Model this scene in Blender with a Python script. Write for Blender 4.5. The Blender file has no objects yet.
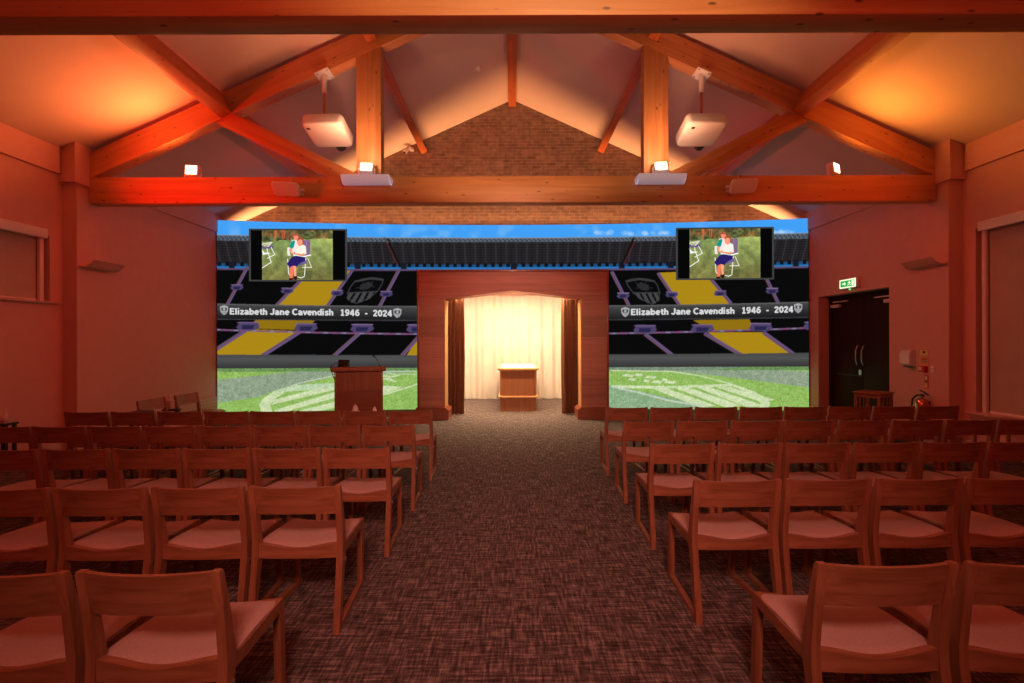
import bpy, bmesh, math, random
import numpy as np
from mathutils import Vector, Matrix, Euler
random.seed(7)
rng = np.random.default_rng(11)
SC = bpy.context.scene
COL = SC.collection
F, CX, CY, CAMZ = 455.0, 513.0, 341.0, 1.56
PI = math.pi

def at(u, v, d):                       # photo pixel at depth d -> place in the room
    return Vector(((u-CX)*d/F, d, CAMZ+(CY-v)*d/F))

# ---------------------------------------------------------------- materials
def lin(c):
    return tuple((x/12.92 if x <= 0.04045 else ((x+0.055)/1.055)**2.4) for x in c)

def new_mat(name):
    m = bpy.data.materials.new(name); m.use_nodes = True
    nt = m.node_tree; b = nt.nodes['Principled BSDF']
    return m, nt, b

def N(nt, typ, **kw):
    n = nt.nodes.new(typ)
    for k, v in kw.items():
        if k in n.inputs.keys(): n.inputs[k].default_value = v
        else: setattr(n, k, v)
    return n

def coords(nt, scale=(1,1,1), out='Object'):
    tc = N(nt, 'ShaderNodeTexCoord'); mp = N(nt, 'ShaderNodeMapping')
    mp.inputs['Scale'].default_value = scale
    nt.links.new(tc.outputs[out], mp.inputs['Vector'])
    return mp.outputs['Vector']

def ramp(nt, fac, stops):
    r = N(nt, 'ShaderNodeValToRGB')
    els = r.color_ramp.elements
    els[0].position, els[0].color = stops[0][0], (*stops[0][1], 1)
    els[1].position, els[1].color = stops[-1][0], (*stops[-1][1], 1)
    for p, c in stops[1:-1]:
        e = els.new(p); e.color = (*c, 1)
    nt.links.new(fac, r.inputs['Fac'])
    return r.outputs['Color']

def mixc(nt, a, b, fac, mode='MIX'):
    m = N(nt, 'ShaderNodeMix', data_type='RGBA', blend_type=mode)
    for sock, val in ((m.inputs[6], a), (m.inputs[7], b), (m.inputs[0], fac)):
        if hasattr(val, 'is_linked') or hasattr(val, 'links'): nt.links.new(val, sock)
        elif isinstance(val, (int, float)): sock.default_value = val
        else: sock.default_value = (*val, 1)
    return m.outputs[2]

def plain(name, col, rough=0.6, metal=0.0, var=0.06, scale=30, bump=0.0, spec=0.5):
    m, nt, b = new_mat(name)
    n = N(nt, 'ShaderNodeTexNoise', Scale=scale, Detail=3.0)
    nt.links.new(coords(nt), n.inputs['Vector'])
    c = ramp(nt, n.outputs['Fac'], [(0.25, tuple(x*(1-var) for x in col)), (0.75, tuple(min(1, x*(1+var)) for x in col))])
    nt.links.new(c, b.inputs['Base Color'])
    b.inputs['Roughness'].default_value = rough; b.inputs['Metallic'].default_value = metal
    b.inputs['Specular IOR Level'].default_value = spec
    if bump:
        bp = N(nt, 'ShaderNodeBump', Strength=bump, Distance=0.01)
        nt.links.new(n.outputs['Fac'], bp.inputs['Height']); nt.links.new(bp.outputs['Normal'], b.inputs['Normal'])
    return m

def wood(name, dark, light, scale=(1.5, 25, 25), rough=0.45, knots=0.0, rnd=0.25, coat=0.0, panels=None, spec=0.5):
    m, nt, b = new_mat(name)
    v = coords(nt, scale)
    n = N(nt, 'ShaderNodeTexNoise', Scale=1.0, Detail=5.0, Distortion=0.6)
    nt.links.new(v, n.inputs['Vector'])
    c = ramp(nt, n.outputs['Fac'], [(0.3, dark), (0.7, light)])
    oi = N(nt, 'ShaderNodeObjectInfo')
    mr = N(nt, 'ShaderNodeMapRange'); mr.inputs['To Min'].default_value = 1-rnd; mr.inputs['To Max'].default_value = 1.0
    nt.links.new(oi.outputs['Random'], mr.inputs['Value'])
    c = mixc(nt, c, mr.outputs['Result'], 1.0, 'MULTIPLY')
    if knots:
        vo = N(nt, 'ShaderNodeTexVoronoi', Scale=1.0)
        nt.links.new(coords(nt, (4.5, 12, 12)), vo.inputs['Vector'])
        kf = ramp(nt, vo.outputs['Distance'], [(0.08, (1, 1, 1)), (0.15, (0, 0, 0))])
        c = mixc(nt, c, tuple(x*0.22 for x in dark), N_scale(nt, kf, knots))
    if panels:                                   # veneer panels stacked up the face: tone by board, thin joint between
        tc = N(nt, 'ShaderNodeTexCoord'); sx = N(nt, 'ShaderNodeSeparateXYZ'); nt.links.new(tc.outputs['Object'], sx.inputs[0])
        d = N(nt, 'ShaderNodeMath', operation='DIVIDE'); d.inputs[1].default_value = panels; nt.links.new(sx.outputs['Z'], d.inputs[0])
        fl = N(nt, 'ShaderNodeMath', operation='FLOOR'); nt.links.new(d.outputs[0], fl.inputs[0])
        fr = N(nt, 'ShaderNodeMath', operation='FRACT'); nt.links.new(d.outputs[0], fr.inputs[0])
        wn = N(nt, 'ShaderNodeTexWhiteNoise', noise_dimensions='1D'); nt.links.new(fl.outputs[0], wn.inputs['W'])
        m2 = N(nt, 'ShaderNodeMapRange'); m2.inputs['To Min'].default_value = 0.72; m2.inputs['To Max'].default_value = 1.05
        nt.links.new(wn.outputs['Value'], m2.inputs['Value'])
        c = mixc(nt, c, m2.outputs['Result'], 1.0, 'MULTIPLY')
        j = ramp(nt, fr.outputs[0], [(0.0, (0.35,)*3), (0.02, (1, 1, 1))])
        c = mixc(nt, c, j, 0.8, 'MULTIPLY')
    nt.links.new(c, b.inputs['Base Color'])
    b.inputs['Roughness'].default_value = rough
    b.inputs['Coat Weight'].default_value = coat
    b.inputs['Specular IOR Level'].default_value = spec
    return m

def N_scale(nt, sock, k):
    mm = N(nt, 'ShaderNodeMath', operation='MULTIPLY'); mm.inputs[1].default_value = k
    nt.links.new(sock, mm.inputs[0]); return mm.outputs[0]

def emit(name, col, strength):
    m, nt, b = new_mat(name)
    b.inputs['Base Color'].default_value = (0.8, 0.8, 0.8, 1)
    n = N(nt, 'ShaderNodeTexNoise', Scale=8.0); nt.links.new(coords(nt), n.inputs['Vector'])
    c = ramp(nt, n.outputs['Fac'], [(0.2, tuple(x*0.97 for x in col)), (0.8, col)])
    nt.links.new(c, b.inputs['Emission Color']); b.inputs['Emission Strength'].default_value = strength
    return m

def glow(name, col):
    m, nt, b = new_mat(name)
    n = N(nt, 'ShaderNodeTexNoise', Scale=20.0); nt.links.new(coords(nt), n.inputs['Vector'])
    em = N(nt, 'ShaderNodeEmission'); nt.links.new(ramp(nt, n.outputs['Fac'], [(0.2, tuple(x*0.96 for x in col)), (0.8, col)]), em.inputs['Color'])
    nt.links.new(em.outputs[0], nt.nodes['Material Output'].inputs['Surface'])
    return m

def tray_added_glow(name):  # faint emission added so the white trays look brighter
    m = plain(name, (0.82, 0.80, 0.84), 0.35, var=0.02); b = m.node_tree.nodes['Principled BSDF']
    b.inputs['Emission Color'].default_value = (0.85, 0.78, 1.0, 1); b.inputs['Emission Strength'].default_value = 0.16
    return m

def screen_mat(name):
    m, nt, b = new_mat(name)
    ca = N(nt, 'ShaderNodeVertexColor', layer_name='picture')
    em = N(nt, 'ShaderNodeEmission'); nt.links.new(ca.outputs['Color'], em.inputs['Color'])
    nt.links.new(em.outputs[0], nt.nodes['Material Output'].inputs['Surface'])
    return m

def carpet_mat():
    m, nt, b = new_mat('woven carpet')
    outs = []
    for sc, off in (((6.5, 62, 1), 0), ((62, 8, 1), 3.3)):
        n = N(nt, 'ShaderNodeTexNoise', Scale=1.0, Detail=3.0, Roughness=0.65)
        nt.links.new(coords(nt, sc), n.inputs['Vector']); outs.append(n.outputs['Fac'])
    n3 = N(nt, 'ShaderNodeTexNoise', Scale=260.0, Detail=2.0); nt.links.new(coords(nt), n3.inputs['Vector'])
    a = N(nt, 'ShaderNodeMath', operation='ADD'); nt.links.new(outs[0], a.inputs[0]); nt.links.new(outs[1], a.inputs[1])
    s = N(nt, 'ShaderNodeMath', operation='MULTIPLY_ADD'); s.inputs[1].default_value = 0.35
    nt.links.new(n3.outputs['Fac'], s.inputs[0]); nt.links.new(a.outputs[0], s.inputs[2])
    c = ramp(nt, s.outputs[0], [(0.0, (0.01, 0.009, 0.009)), (0.98/1.0*0.98, (0.05, 0.042, 0.038)), (1.0, (0.06, 0.05, 0.045))])
    mr = N(nt, 'ShaderNodeMapRange'); mr.inputs['From Min'].default_value = 0.85; mr.inputs['From Max'].default_value = 1.5
    nt.links.new(s.outputs[0], mr.inputs['Value'])
    c = ramp(nt, mr.outputs[0], [(0.0, (0.016, 0.012, 0.012)), (0.5, (0.095, 0.074, 0.074)), (1.0, (0.34, 0.27, 0.26))])
    nt.links.new(c, b.inputs['Base Color']); b.inputs['Roughness'].default_value = 0.95
    b.inputs['Specular IOR Level'].default_value = 0.1
    bp = N(nt, 'ShaderNodeBump', Strength=0.5, Distance=0.004); nt.links.new(s.outputs[0], bp.inputs['Height']); nt.links.new(bp.outputs[0], b.inputs['Normal'])
    return m

def brick_mat():
    m, nt, b = new_mat('brickwork')
    tc = N(nt, 'ShaderNodeTexCoord'); mp = N(nt, 'ShaderNodeMapping'); mp.inputs['Rotation'].default_value = (-PI/2, 0, 0)
    nt.links.new(tc.outputs['Object'], mp.inputs['Vector'])
    br = N(nt, 'ShaderNodeTexBrick', Scale=1.0)
    br.inputs['Brick Width'].default_value = 0.225; br.inputs['Row Height'].default_value = 0.075; br.inputs['Mortar Size'].default_value = 0.006
    br.inputs['Color1'].default_value = (0.35, 0.21, 0.155, 1); br.inputs['Color2'].default_value = (0.24, 0.135, 0.10, 1); br.inputs['Mortar'].default_value = (0.38, 0.27, 0.21, 1)
    nt.links.new(mp.outputs[0], br.inputs['Vector'])
    n = N(nt, 'ShaderNodeTexNoise', Scale=9.0, Detail=4.0); nt.links.new(mp.outputs[0], n.inputs['Vector'])
    c = mixc(nt, br.outputs['Color'], ramp(nt, n.outputs['Fac'], [(0.3, (0.7,)*3), (0.75, (1.2,)*3)]), 1.0, 'MULTIPLY')
    nt.links.new(c, b.inputs['Base Color']); b.inputs['Roughness'].default_value = 0.85
    bp = N(nt, 'ShaderNodeBump', Strength=0.6, Distance=0.01); bp.invert = True
    nt.links.new(br.outputs['Fac'], bp.inputs['Height']); nt.links.new(bp.outputs[0], b.inputs['Normal'])
    return m

M = dict(
    plaster=plain('plaster wall', (0.63, 0.36, 0.31), 0.85, var=0.03, scale=6, spec=0.2),
    ceil=plain('ceiling plaster', (0.70, 0.54, 0.48), 0.9, var=0.02, scale=4, spec=0.1),
    carpet=carpet_mat(), brick=brick_mat(),
    timber=wood('pine timber', (0.50, 0.19, 0.062), (0.68, 0.31, 0.115), (0.8, 14, 14), 0.5, knots=0.85, rnd=0.12),
    beech_up=wood('beech upright grain', (0.22, 0.078, 0.034), (0.36, 0.145, 0.078), (45, 45, 2), 0.42, rnd=0.12),
    red_timber=wood('red-stained pine', (0.46, 0.11, 0.03), (0.62, 0.17, 0.05), (0.8, 14, 14), 0.5, knots=0.8, rnd=0.1),
    beech=wood('beech', (0.22, 0.078, 0.034), (0.36, 0.145, 0.078), (2, 45, 45), 0.42, rnd=0.12),
    fabric=plain('dusty seat fabric', (0.46, 0.32, 0.30), 0.95, var=0.16, scale=260, bump=0.25, spec=0.1),
    veneer=wood('cherry veneer', (0.38, 0.14, 0.10), (0.50, 0.21, 0.155), (1.2, 20, 20), 0.5, rnd=0.0, coat=0.0, panels=0.41),
    cherry=wood('cherry trim', (0.22, 0.06, 0.035), (0.30, 0.095, 0.05), (1.5, 30, 30), 0.3, rnd=0.0, coat=0.2),
    lectern=wood('lectern veneer', (0.26, 0.075, 0.032), (0.38, 0.13, 0.055), (35, 35, 1.6), 0.35, rnd=0.1, coat=0.1),
    cata=wood('catafalque veneer', (0.23, 0.085, 0.035), (0.34, 0.14, 0.06), (40, 40, 1.4), 0.35, rnd=0.0, coat=0.1),
    pale_wood=wood('pale wood edge', (0.50, 0.27, 0.11), (0.62, 0.36, 0.17), (3, 30, 30), 0.35, rnd=0.0),
    cream=plain('cream drape', (0.85, 0.83, 0.77), 0.9, var=0.04, scale=3, spec=0.1),
    brown_velvet=plain('brown drape', (0.28, 0.13, 0.08), 0.85, var=0.15, scale=40, spec=0.15),
    white=plain('white plastic', (0.75, 0.72, 0.72), 0.4, var=0.02),
    grille=plain('pale speaker grille', (0.80, 0.70, 0.66), 0.7, var=0.12, scale=400),
    black=plain('black plastic', (0.012, 0.012, 0.013), 0.4, var=0.1),
    dark_door=wood('dark door', (0.020, 0.004, 0.003), (0.035, 0.008, 0.006), (25, 25, 1.5), 0.55, rnd=0.1, spec=0.12),
    steel=plain('brushed steel', (0.6, 0.55, 0.5), 0.3, metal=1.0, var=0.05),
    copper=plain('polished copper', (0.62, 0.27, 0.16), 0.22, metal=1.0, var=0.08),
    blind=plain('blind fabric', (0.46, 0.37, 0.30), 0.85, var=0.06, scale=5, bump=0.3),
    pelmet=plain('blind pelmet', (0.78, 0.68, 0.64), 0.5, var=0.02),
    sill=plain('painted sill', (0.55, 0.30, 0.26), 0.4, var=0.05),
    red=plain('red plastic', (0.55, 0.02, 0.02), 0.4), yellow=plain('sign yellow', (0.75, 0.60, 0.18), 0.6), green=plain('sign green', (0.05, 0.22, 0.08), 0.6),
    tissue=plain('white tissue', (0.85, 0.80, 0.78), 0.9, var=0.04), box=plain('tissue carton', (0.50, 0.36, 0.33), 0.7, var=0.4, scale=60),
    frame_grey=plain('dark grey screen bezel', (0.055, 0.057, 0.055), 0.5),
    flood=emit('lit flood lens', (1.0, 0.62, 0.35), 9.0), flood_y=emit('lit amber flood lens', (1.0, 0.72, 0.30), 8.0),
    exit_white=glow('lit exit face', (1.15, 1.2, 0.86)), exit_green=glow('lit exit green', (0.03, 0.42, 0.07)), led_green=emit('green indicator', (0.02, 0.75, 0.25), 1.2),
    led_red=emit('red indicator', (0.9, 0.05, 0.03), 1.0), lettering=glow('lit lettering', (0.70, 0.70, 0.71)), bezel=glow('lit grey screen edge', (0.052, 0.054, 0.052)), panel=glow('lit black screen', (0.0022, 0.0022, 0.0024)), tray=tray_added_glow('white tray shell'), tray_plain=plain('white tray shell', (0.82, 0.80, 0.84), 0.35, var=0.02),
    picture=screen_mat('led picture'), skirting=plain('painted skirting', (0.60, 0.52, 0.49), 0.5, var=0.03),
    night=plain('dark pane', (0.01, 0.01, 0.012), 0.1),
)

# ---------------------------------------------------------------- mesh helpers
def bx(bm, c, s, rot=None, bev=0.0):
    mt = Matrix.Translation(Vector(c)) @ (rot.to_4x4() if rot is not None else Matrix()) @ Matrix.Diagonal((*s, 1))
    g = bmesh.ops.create_cube(bm, size=1.0, matrix=mt)
    if bev:
        es = {e for v in g['verts'] for e in v.link_edges}
        bmesh.ops.bevel(bm, geom=list(es), offset=bev, segments=2, affect='EDGES', profile=0.5)
    return bm

def loft(bm, rings, caps=True, closed=True):
    vr = [[bm.verts.new(p) for p in r] for r in rings]
    n = len(vr[0])
    for a, b in zip(vr, vr[1:]):
        for i in range(n if closed else n-1):
            j = (i+1) % n
            bm.faces.new((a[i], a[j], b[j], b[i]))
    if caps and closed:
        bm.faces.new(vr[0][::-1]); bm.faces.new(vr[-1])
    return bm

def tube(bm, pts, r, seg=10):
    pts = [Vector(p) for p in pts]; rings = []
    rs = r if isinstance(r, (list, tuple)) else [r]*len(pts)
    ref = None
    for i, p in enumerate(pts):
        t = (pts[min(i+1, len(pts)-1)] - pts[max(i-1, 0)]).normalized()
        if ref is None:
            ref = t.orthogonal().normalized()
        ref = (ref - t*ref.dot(t)).normalized(); o = t.cross(ref)
        rings.append([p + (ref*math.cos(2*PI*k/seg) + o*math.sin(2*PI*k/seg))*rs[i] for k in range(seg)])
    return loft(bm, rings)

def lathe(bm, prof, seg=24, c=(0, 0, 0)):
    c = Vector(c)
    return loft(bm, [[c + Vector((r*math.cos(2*PI*k/seg), r*math.sin(2*PI*k/seg), z)) for k in range(seg)] for r, z in prof])

def prism(bm, pts2, axis, a0, a1):
    """closed 2-D outline pushed along an axis: 'x' outline is (y,z), 'y' outline is (x,z), 'z' outline is (x,y)"""
    f = {'x': lambda p, a: (a, p[0], p[1]), 'y': lambda p, a: (p[0], a, p[1]), 'z': lambda p, a: (p[0], p[1], a)}[axis]
    return loft(bm, [[f(p, a) for p in pts2] for a in (a0, a1)])

def obj(name, bm, mat, parent=None, smooth=35, loc=None, rot=None):
    bmesh.ops.recalc_face_normals(bm, faces=bm.faces[:])
    me = bpy.data.meshes.new(name); bm.to_mesh(me); bm.free()
    me.materials.append(mat)
    if smooth:
        me.polygons.foreach_set('use_smooth', [True]*len(me.polygons)); me.set_sharp_from_angle(angle=math.radians(smooth))
    o = bpy.data.objects.new(name, me); COL.objects.link(o)
    if parent is not None: o.parent = parent
    if loc is not None: o.location = loc
    if rot is not None: o.rotation_euler = rot
    return o

def B(): return bmesh.new()

def tag(o, label=None, cat=None, group=None, kind=None):
    for k, v in (('label', label), ('category', cat), ('group', group), ('kind', kind)):
        if v: o[k] = v
    return o

def thing(name, label, cat, loc=(0, 0, 0), rotz=0.0, group=None):
    o = bpy.data.objects.new(name, None); COL.objects.link(o); o.empty_display_size = 0.1
    o.location = loc; o.rotation_euler = (0, 0, rotz)
    return tag(o, label, cat, group)

def struct(name, bm, mat, parent=None, smooth=0):
    o = obj(name, bm, mat, parent, smooth)
    if parent is None: o['kind'] = 'structure'
    return o

def dup(root, loc, rotz, label, group=None, scale=None):
    r = root.copy(); COL.objects.link(r); r.location = loc; r.rotation_euler = (0, 0, rotz); r['label'] = label
    if group: r['group'] = group
    if scale: r.scale = scale
    for ch in list(root.children):
        c = ch.copy(); COL.objects.link(c); c.parent = r
        for g in ch.children:
            d = g.copy(); COL.objects.link(d); d.parent = c
    return r

# ---------------------------------------------------------------- room shell
XW, YB, YG, EAVE, APEX = 6.5, -3.0, 10.75, 4.33, 7.26
SLOPE = (APEX-EAVE)/XW
def slabs(bm, x0, x1, y0, y1, z0, z1, holes):
    """wall of constant x between y0..y1, z0..z1 with rectangular holes (ya, yb, za, zb)"""
    ys = sorted({y0, y1, *[h[0] for h in holes], *[h[1] for h in holes]}); zs = sorted({z0, z1, *[h[2] for h in holes], *[h[3] for h in holes]})
    for a, b in zip(ys, ys[1:]):
        for c, d in zip(zs, zs[1:]):
            if any(h[0] <= a and b <= h[1] and h[2] <= c and d <= h[3] for h in holes): continue
            bx(bm, ((x0+x1)/2, (a+b)/2, (c+d)/2), (x1-x0, b-a, d-c))
WIN_L = (3.6, 6.39, 2.13, 3.06); WIN_R = (3.6, 6.39, 0.54, 3.12); DOOR = (7.86, 9.68, 0.0, 2.475)
bm = B(); slabs(bm, -XW-0.3, -XW, YB, YG, 0, EAVE+0.2, [WIN_L]); struct('wall_left', bm, M['plaster'])
bm = B(); slabs(bm, XW, XW+0.3, YB, YG, 0, EAVE+0.2, [WIN_R, DOOR]); struct('wall_right', bm, M['plaster'])
bm = B(); bx(bm, (0, 5.0, -0.05), (2*XW+0.6, 16.6, 0.1)); struct('floor', bm, M['carpet'])
bm = B()
prism(bm, [(-XW-0.3, EAVE-0.3*SLOPE), (0, APEX), (XW+0.3, EAVE-0.3*SLOPE), (XW+0.3, EAVE+0.3), (0, APEX+0.3), (-XW-0.3, EAVE+0.3)], 'y', YB, YG+0.3)
struct('ceiling', bm, M['ceil'])
bm = B(); prism(bm, [(-XW, 0), (-1.9, 0), (-1.9, 3.1), (1.9, 3.1), (1.9, 0), (XW, 0), (XW, EAVE), (0, APEX), (-XW, EAVE)], 'y', YG, YG+0.3); struct('wall_gable', bm, M['brick'])
bm = B(); prism(bm, [(-XW, 0), (XW, 0), (XW, EAVE), (0, APEX), (-XW, EAVE)], 'y', YB-0.2, YB); struct('wall_rear', bm, M['plaster'])
# alcove behind the portal
bm = B(); bx(bm, (-1.80, 11.0, 1.4), (0.1, 3.1, 2.8)); struct('wall_alcove_west', bm, M['plaster'])
bm = B(); bx(bm, (1.80, 11.0, 1.4), (0.1, 3.1, 2.8)); struct('wall_alcove_east', bm, M['plaster'])
bm = B(); bx(bm, (0, 12.5, 1.4), (3.7, 0.1, 2.8)); struct('wall_alcove_end', bm, M['plaster'])
bm = B(); bx(bm, (0, 11.0, 2.85), (3.7, 3.1, 0.1)); struct('ceiling_alcove', bm, M['plaster'])
# cornice bands along the wall tops, pilasters with caps, skirting
for s, side in ((-1, 'left'), (1, 'right')):
    bm = B()
    for y0, y1 in ((YB, 6.50), (7.19, 10.0)):
        bx(bm, (s*(XW-0.0225), (y0+y1)/2, (3.965+EAVE+0.01)/2), (0.045, y1-y0, EAVE+0.01-3.965))
    struct('trim_1' if s < 0 else 'trim_2', bm, M['plaster'])
    bm = B()
    for y0, y1 in ((YB, 6.575), (7.12, 7.84), (9.70, 10.0)) if s > 0 else ((YB, 6.575), (7.12, 10.0)):
        bx(bm, (s*(XW-0.01), (y0+y1)/2, 0.06), (0.02, y1-y0, 0.12))
    struct('baseboard_'+side, bm, M['skirting'])
    bm = B(); bx(bm, (s*(XW-0.1), 6.8475, 1.93), (0.2, 0.545, 3.86)); struct('pilaster_shaft_pillar_'+side, bm, M['plaster'])
    bm = B()
    prism(bm, [(s*XW, 3.86), (s*6.262, 3.86), (s*6.262, APEX-SLOPE*6.262), (s*XW, EAVE)], 'y', 6.51, 7.18)
    struct('pilaster_cap_pillar_'+side, bm, M['plaster'])

# ---------------------------------------------------------------- roof timbers
def timber(name, p0, p1, w, h, parent=None, updir=(0, 0, 1), shear=None):
    """box of width w (sideways) and depth h (along updir) from p0 to p1; grain runs along local x"""
    p0, p1 = Vector(p0), Vector(p1); x = (p1-p0).normalized(); up = Vector(updir); z = (up - x*up.dot(x)).normalized(); y = z.cross(x)
    bm = B(); bx(bm, ((p1-p0).length/2, 0, 0), ((p1-p0).length, w, h), bev=0.006)
    o = obj(name, bm, M['timber'], parent, 30)
    mw = Matrix((x, y, z)).transposed().to_4x4(); mw.translation = p0
    if parent is not None: mw = parent.matrix_basis.inverted() @ mw
    o.matrix_basis = mw
    return o
def truss(d, label, full):
    t = thing('roof_truss', label, 'roof truss', (0, d, 3.62), 0, 'timber roof trusses')
    C_ = t; bpy.context.view_layer.update()
    timber('tie_beam', (-6.28, d, 3.81), (6.28, d, 3.81), 0.18, 0.385, t)
    for s in (-1, 1):
        # rafter: outline in the slope's own axes, foot cut level on the tie beam and plumb at the pilaster
        zt = lambda x: APEX-0.075-SLOPE*x
        V = 0.37; xb = (APEX-0.075-V-4.003)/SLOPE
        out = [(6.27, zt(6.27)), (6.27, 4.003), (xb, 4.003), (0.01, zt(0.01)-V), (0.01, zt(0.01))]
        a = math.atan(SLOPE); ca, sa = math.cos(a), math.sin(a)
        bm = B(); loft(bm, [[((x-6.27)*-ca+(z-zt(6.27))*sa, yy, (x-6.27)*sa+(z-zt(6.27))*ca) for x, z in out] for yy in (-0.089, 0.089)])
        o = obj('principal_rafter', bm, M['timber'], t, 0)
        xax = Vector((-s*ca, 0, sa)); zax = Vector((s*sa, 0, ca)); yax = zax.cross(xax)
        mw = Matrix((xax, yax, zax)).transposed().to_4x4(); mw.translation = Vector((s*6.27, d, zt(6.27)))
        o.matrix_basis = t.matrix_basis.inverted() @ mw
        if full:
            timber('queen_post', (s*2.13, d, 4.0), (s*2.13, d, zt(2.13)-V+0.08), 0.365, 0.174, t, (0, 1, 0))
            timber('strut', (s*4.42, d, 4.965), (s*2.23, d, 3.885), 0.13, 0.235, t)
    return t
T1 = truss(2.962, 'timber roof truss nearest overhead, its thick tie beam crossing the top of the view', False)
T2 = truss(6.83, 'full timber roof truss with queen posts, carrying the floodlights and projectors', True)
def purlin(X, y0, y1, w, h, label):
    s = -1 if X < 0 else 1
    n = Vector((SLOPE*s, 0, 1)).normalized() if X else Vector((0, 0, 1))
    c = Vector((X, 0, APEX-SLOPE*abs(X)-(0.085 if abs(X) > 3 else 0.04 if X else 0.05))) - n*(h/2)
    o = timber('purlin', (c.x, y0, c.z), (c.x, y1, c.z), w, h, None, n); o.data.materials[0] = M['red_timber']
    return tag(o, label, 'purlin', 'roof purlins')
for s, wd, dr in ((-1, 'lectern side', 'lectern-side'), (1, 'door side', 'door-side')):
    purlin(s*4.37, 3.06, 6.735, 0.18, 0.32, f'lower purlin of the {wd}, between the nearer truss and the projector truss')
    purlin(s*4.37, 6.925, YG, 0.18, 0.32, f'lower purlin of the {wd}, running behind the projector truss to the brick gable')
    purlin(s*2.18, 3.06, 6.735, 0.15, 0.25, f'upper purlin of the {wd}, a short stub showing above its queen post')
    purlin(s*2.18, 6.925, YG, 0.15, 0.25, f'upper purlin of the {wd}, reaching the sloping edge of the brick gable')
purlin(0.0, 6.97, YG, 0.18, 0.12, 'ridge beam running to the very peak of the brick gable')

# ---------------------------------------------------------------- windows, blinds, door
def window(s, W, idx, drop):
    x = s*XW
    bm = B()
    bx(bm, (s*(XW+0.26), (W[0]+W[1])/2, (W[2]+W[3])/2), (0.03, W[1]-W[0], W[3]-W[2]))
    w = struct('window_%d' % idx, bm, M['night'])
    bm = B(); bx(bm, (s*(XW+0.10), (W[0]+W[1]+0.05)/2, W[2]-0.012), (0.34, W[1]-W[0]+0.15, 0.035), bev=0.008)
    obj('window_sill', bm, M['sill'] if s < 0 else M['plaster'], w)
    lab = ('roller blind pulled down over the high, short window' if s < 0 else 'creased roller blind covering the tall window beside the door wall')
    t = thing('roller_blind', lab, 'window blind', (s*(XW+0.025), W[1]-0.045, W[3]))
    bm = B(); bx(bm, (-s*0.025-s*0.0385, -1.465, 0.0), (0.075, 2.82, 0.13), bev=0.006); obj('pelmet', bm, M['pelmet'], t)
    # creased fabric sheet
    bm = B(); hh = W[3]-W[2]; ny, nz = 40, 30
    g = [[bm.verts.new((s*(0.06+0.006*math.sin(7*j/nz*3+i*0.25)*math.sin(i*0.7)*(1 if s > 0 else 0.4)), -0.06-2.5*i/ny, -hh*j/nz+0.01)) for j in range(nz+1)] for i in range(ny+1)]
    for i in range(ny):
        for j in range(nz): bm.faces.new((g[i][j], g[i+1][j], g[i+1][j+1], g[i][j+1]))
    obj('blind_fabric', bm, M['blind'], t)
    bm = B(); bx(bm, (s*0.03, -0.03, -hh/2), (0.04, 0.05, hh)); obj('side_guide', bm, M['pelmet'], t)
    bm = B(); bx(bm, (s*0.05, -1.3, -hh+0.018), (0.025, 2.45, 0.03)); obj('bottom_bar', bm, M['pelmet'], t)
window(-1, WIN_L, 1, 1.0); window(1, WIN_R, 2, 1.0)

dd = bpy.data.objects.new('door_1', None); COL.objects.link(dd); dd['kind'] = 'structure'; dd.location = (XW+0.24, DOOR[0], 0)
dw = DOOR[1]-DOOR[0]
bm = B()
for yy in (0.03, dw-0.03): bx(bm, (0.02, yy, 1.2375), (0.08, 0.06, 2.475))
bx(bm, (0.02, dw/2, 2.44), (0.08, dw, 0.07)); obj('door_frame', bm, M['dark_door'], dd)
for k, (a, b_) in enumerate(((0.06, dw/2-0.004), (dw/2+0.004, dw-0.06))):
    bm = B(); bx(bm, (0.03, (a+b_)/2, 1.205), (0.05, b_-a, 2.40), bev=0.004); lf = obj('door_leaf', bm, M['dark_door'], dd)
    bm = B()
    hy = a if k == 0 else b_
    sg = 1 if k == 0 else -1
    bx(bm, (-0.03, hy+sg*0.16, 2.26), (0.06, 0.26, 0.065), bev=0.006); obj('door_closer', bm, M['skirting'], lf)
    bm = B(); bx(bm, (-0.035, hy+sg*0.30, 2.345), (0.025, 0.42, 0.022)); obj('closer_arm', bm, M['skirting'], lf)
    if k == 1:
        y = a+0.07
        bm = B(); tube(bm, [(0.005, y, 1.46), (-0.05, y, 1.44), (-0.075, y, 1.36), (-0.08, y, 1.26), (-0.075, y, 1.16), (-0.05, y, 1.08), (0.005, y, 1.06)], 0.013); obj('pull_handle', bm, M['steel'], lf)
        bm = B(); bx(bm, (0.0, y-0.01, 0.93), (0.012, 0.06, 0.10)); obj('lock_plate', bm, M['steel'], lf)
        bm = B(); bx(bm, (0.0, (a+b_)/2, 0.86), (0.008, b_-a-0.03, 0.012)); obj('panel_joint', bm, M['black'], lf)
    else:
        y = b_-0.07
        bm = B(); tube(bm, [(0.005, y, 1.46), (-0.05, y, 1.44), (-0.075, y, 1.36), (-0.08, y, 1.26), (-0.075, y, 1.16), (-0.05, y, 1.08), (0.005, y, 1.06)], 0.013); obj('pull_handle', bm, M['steel'], lf)

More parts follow.
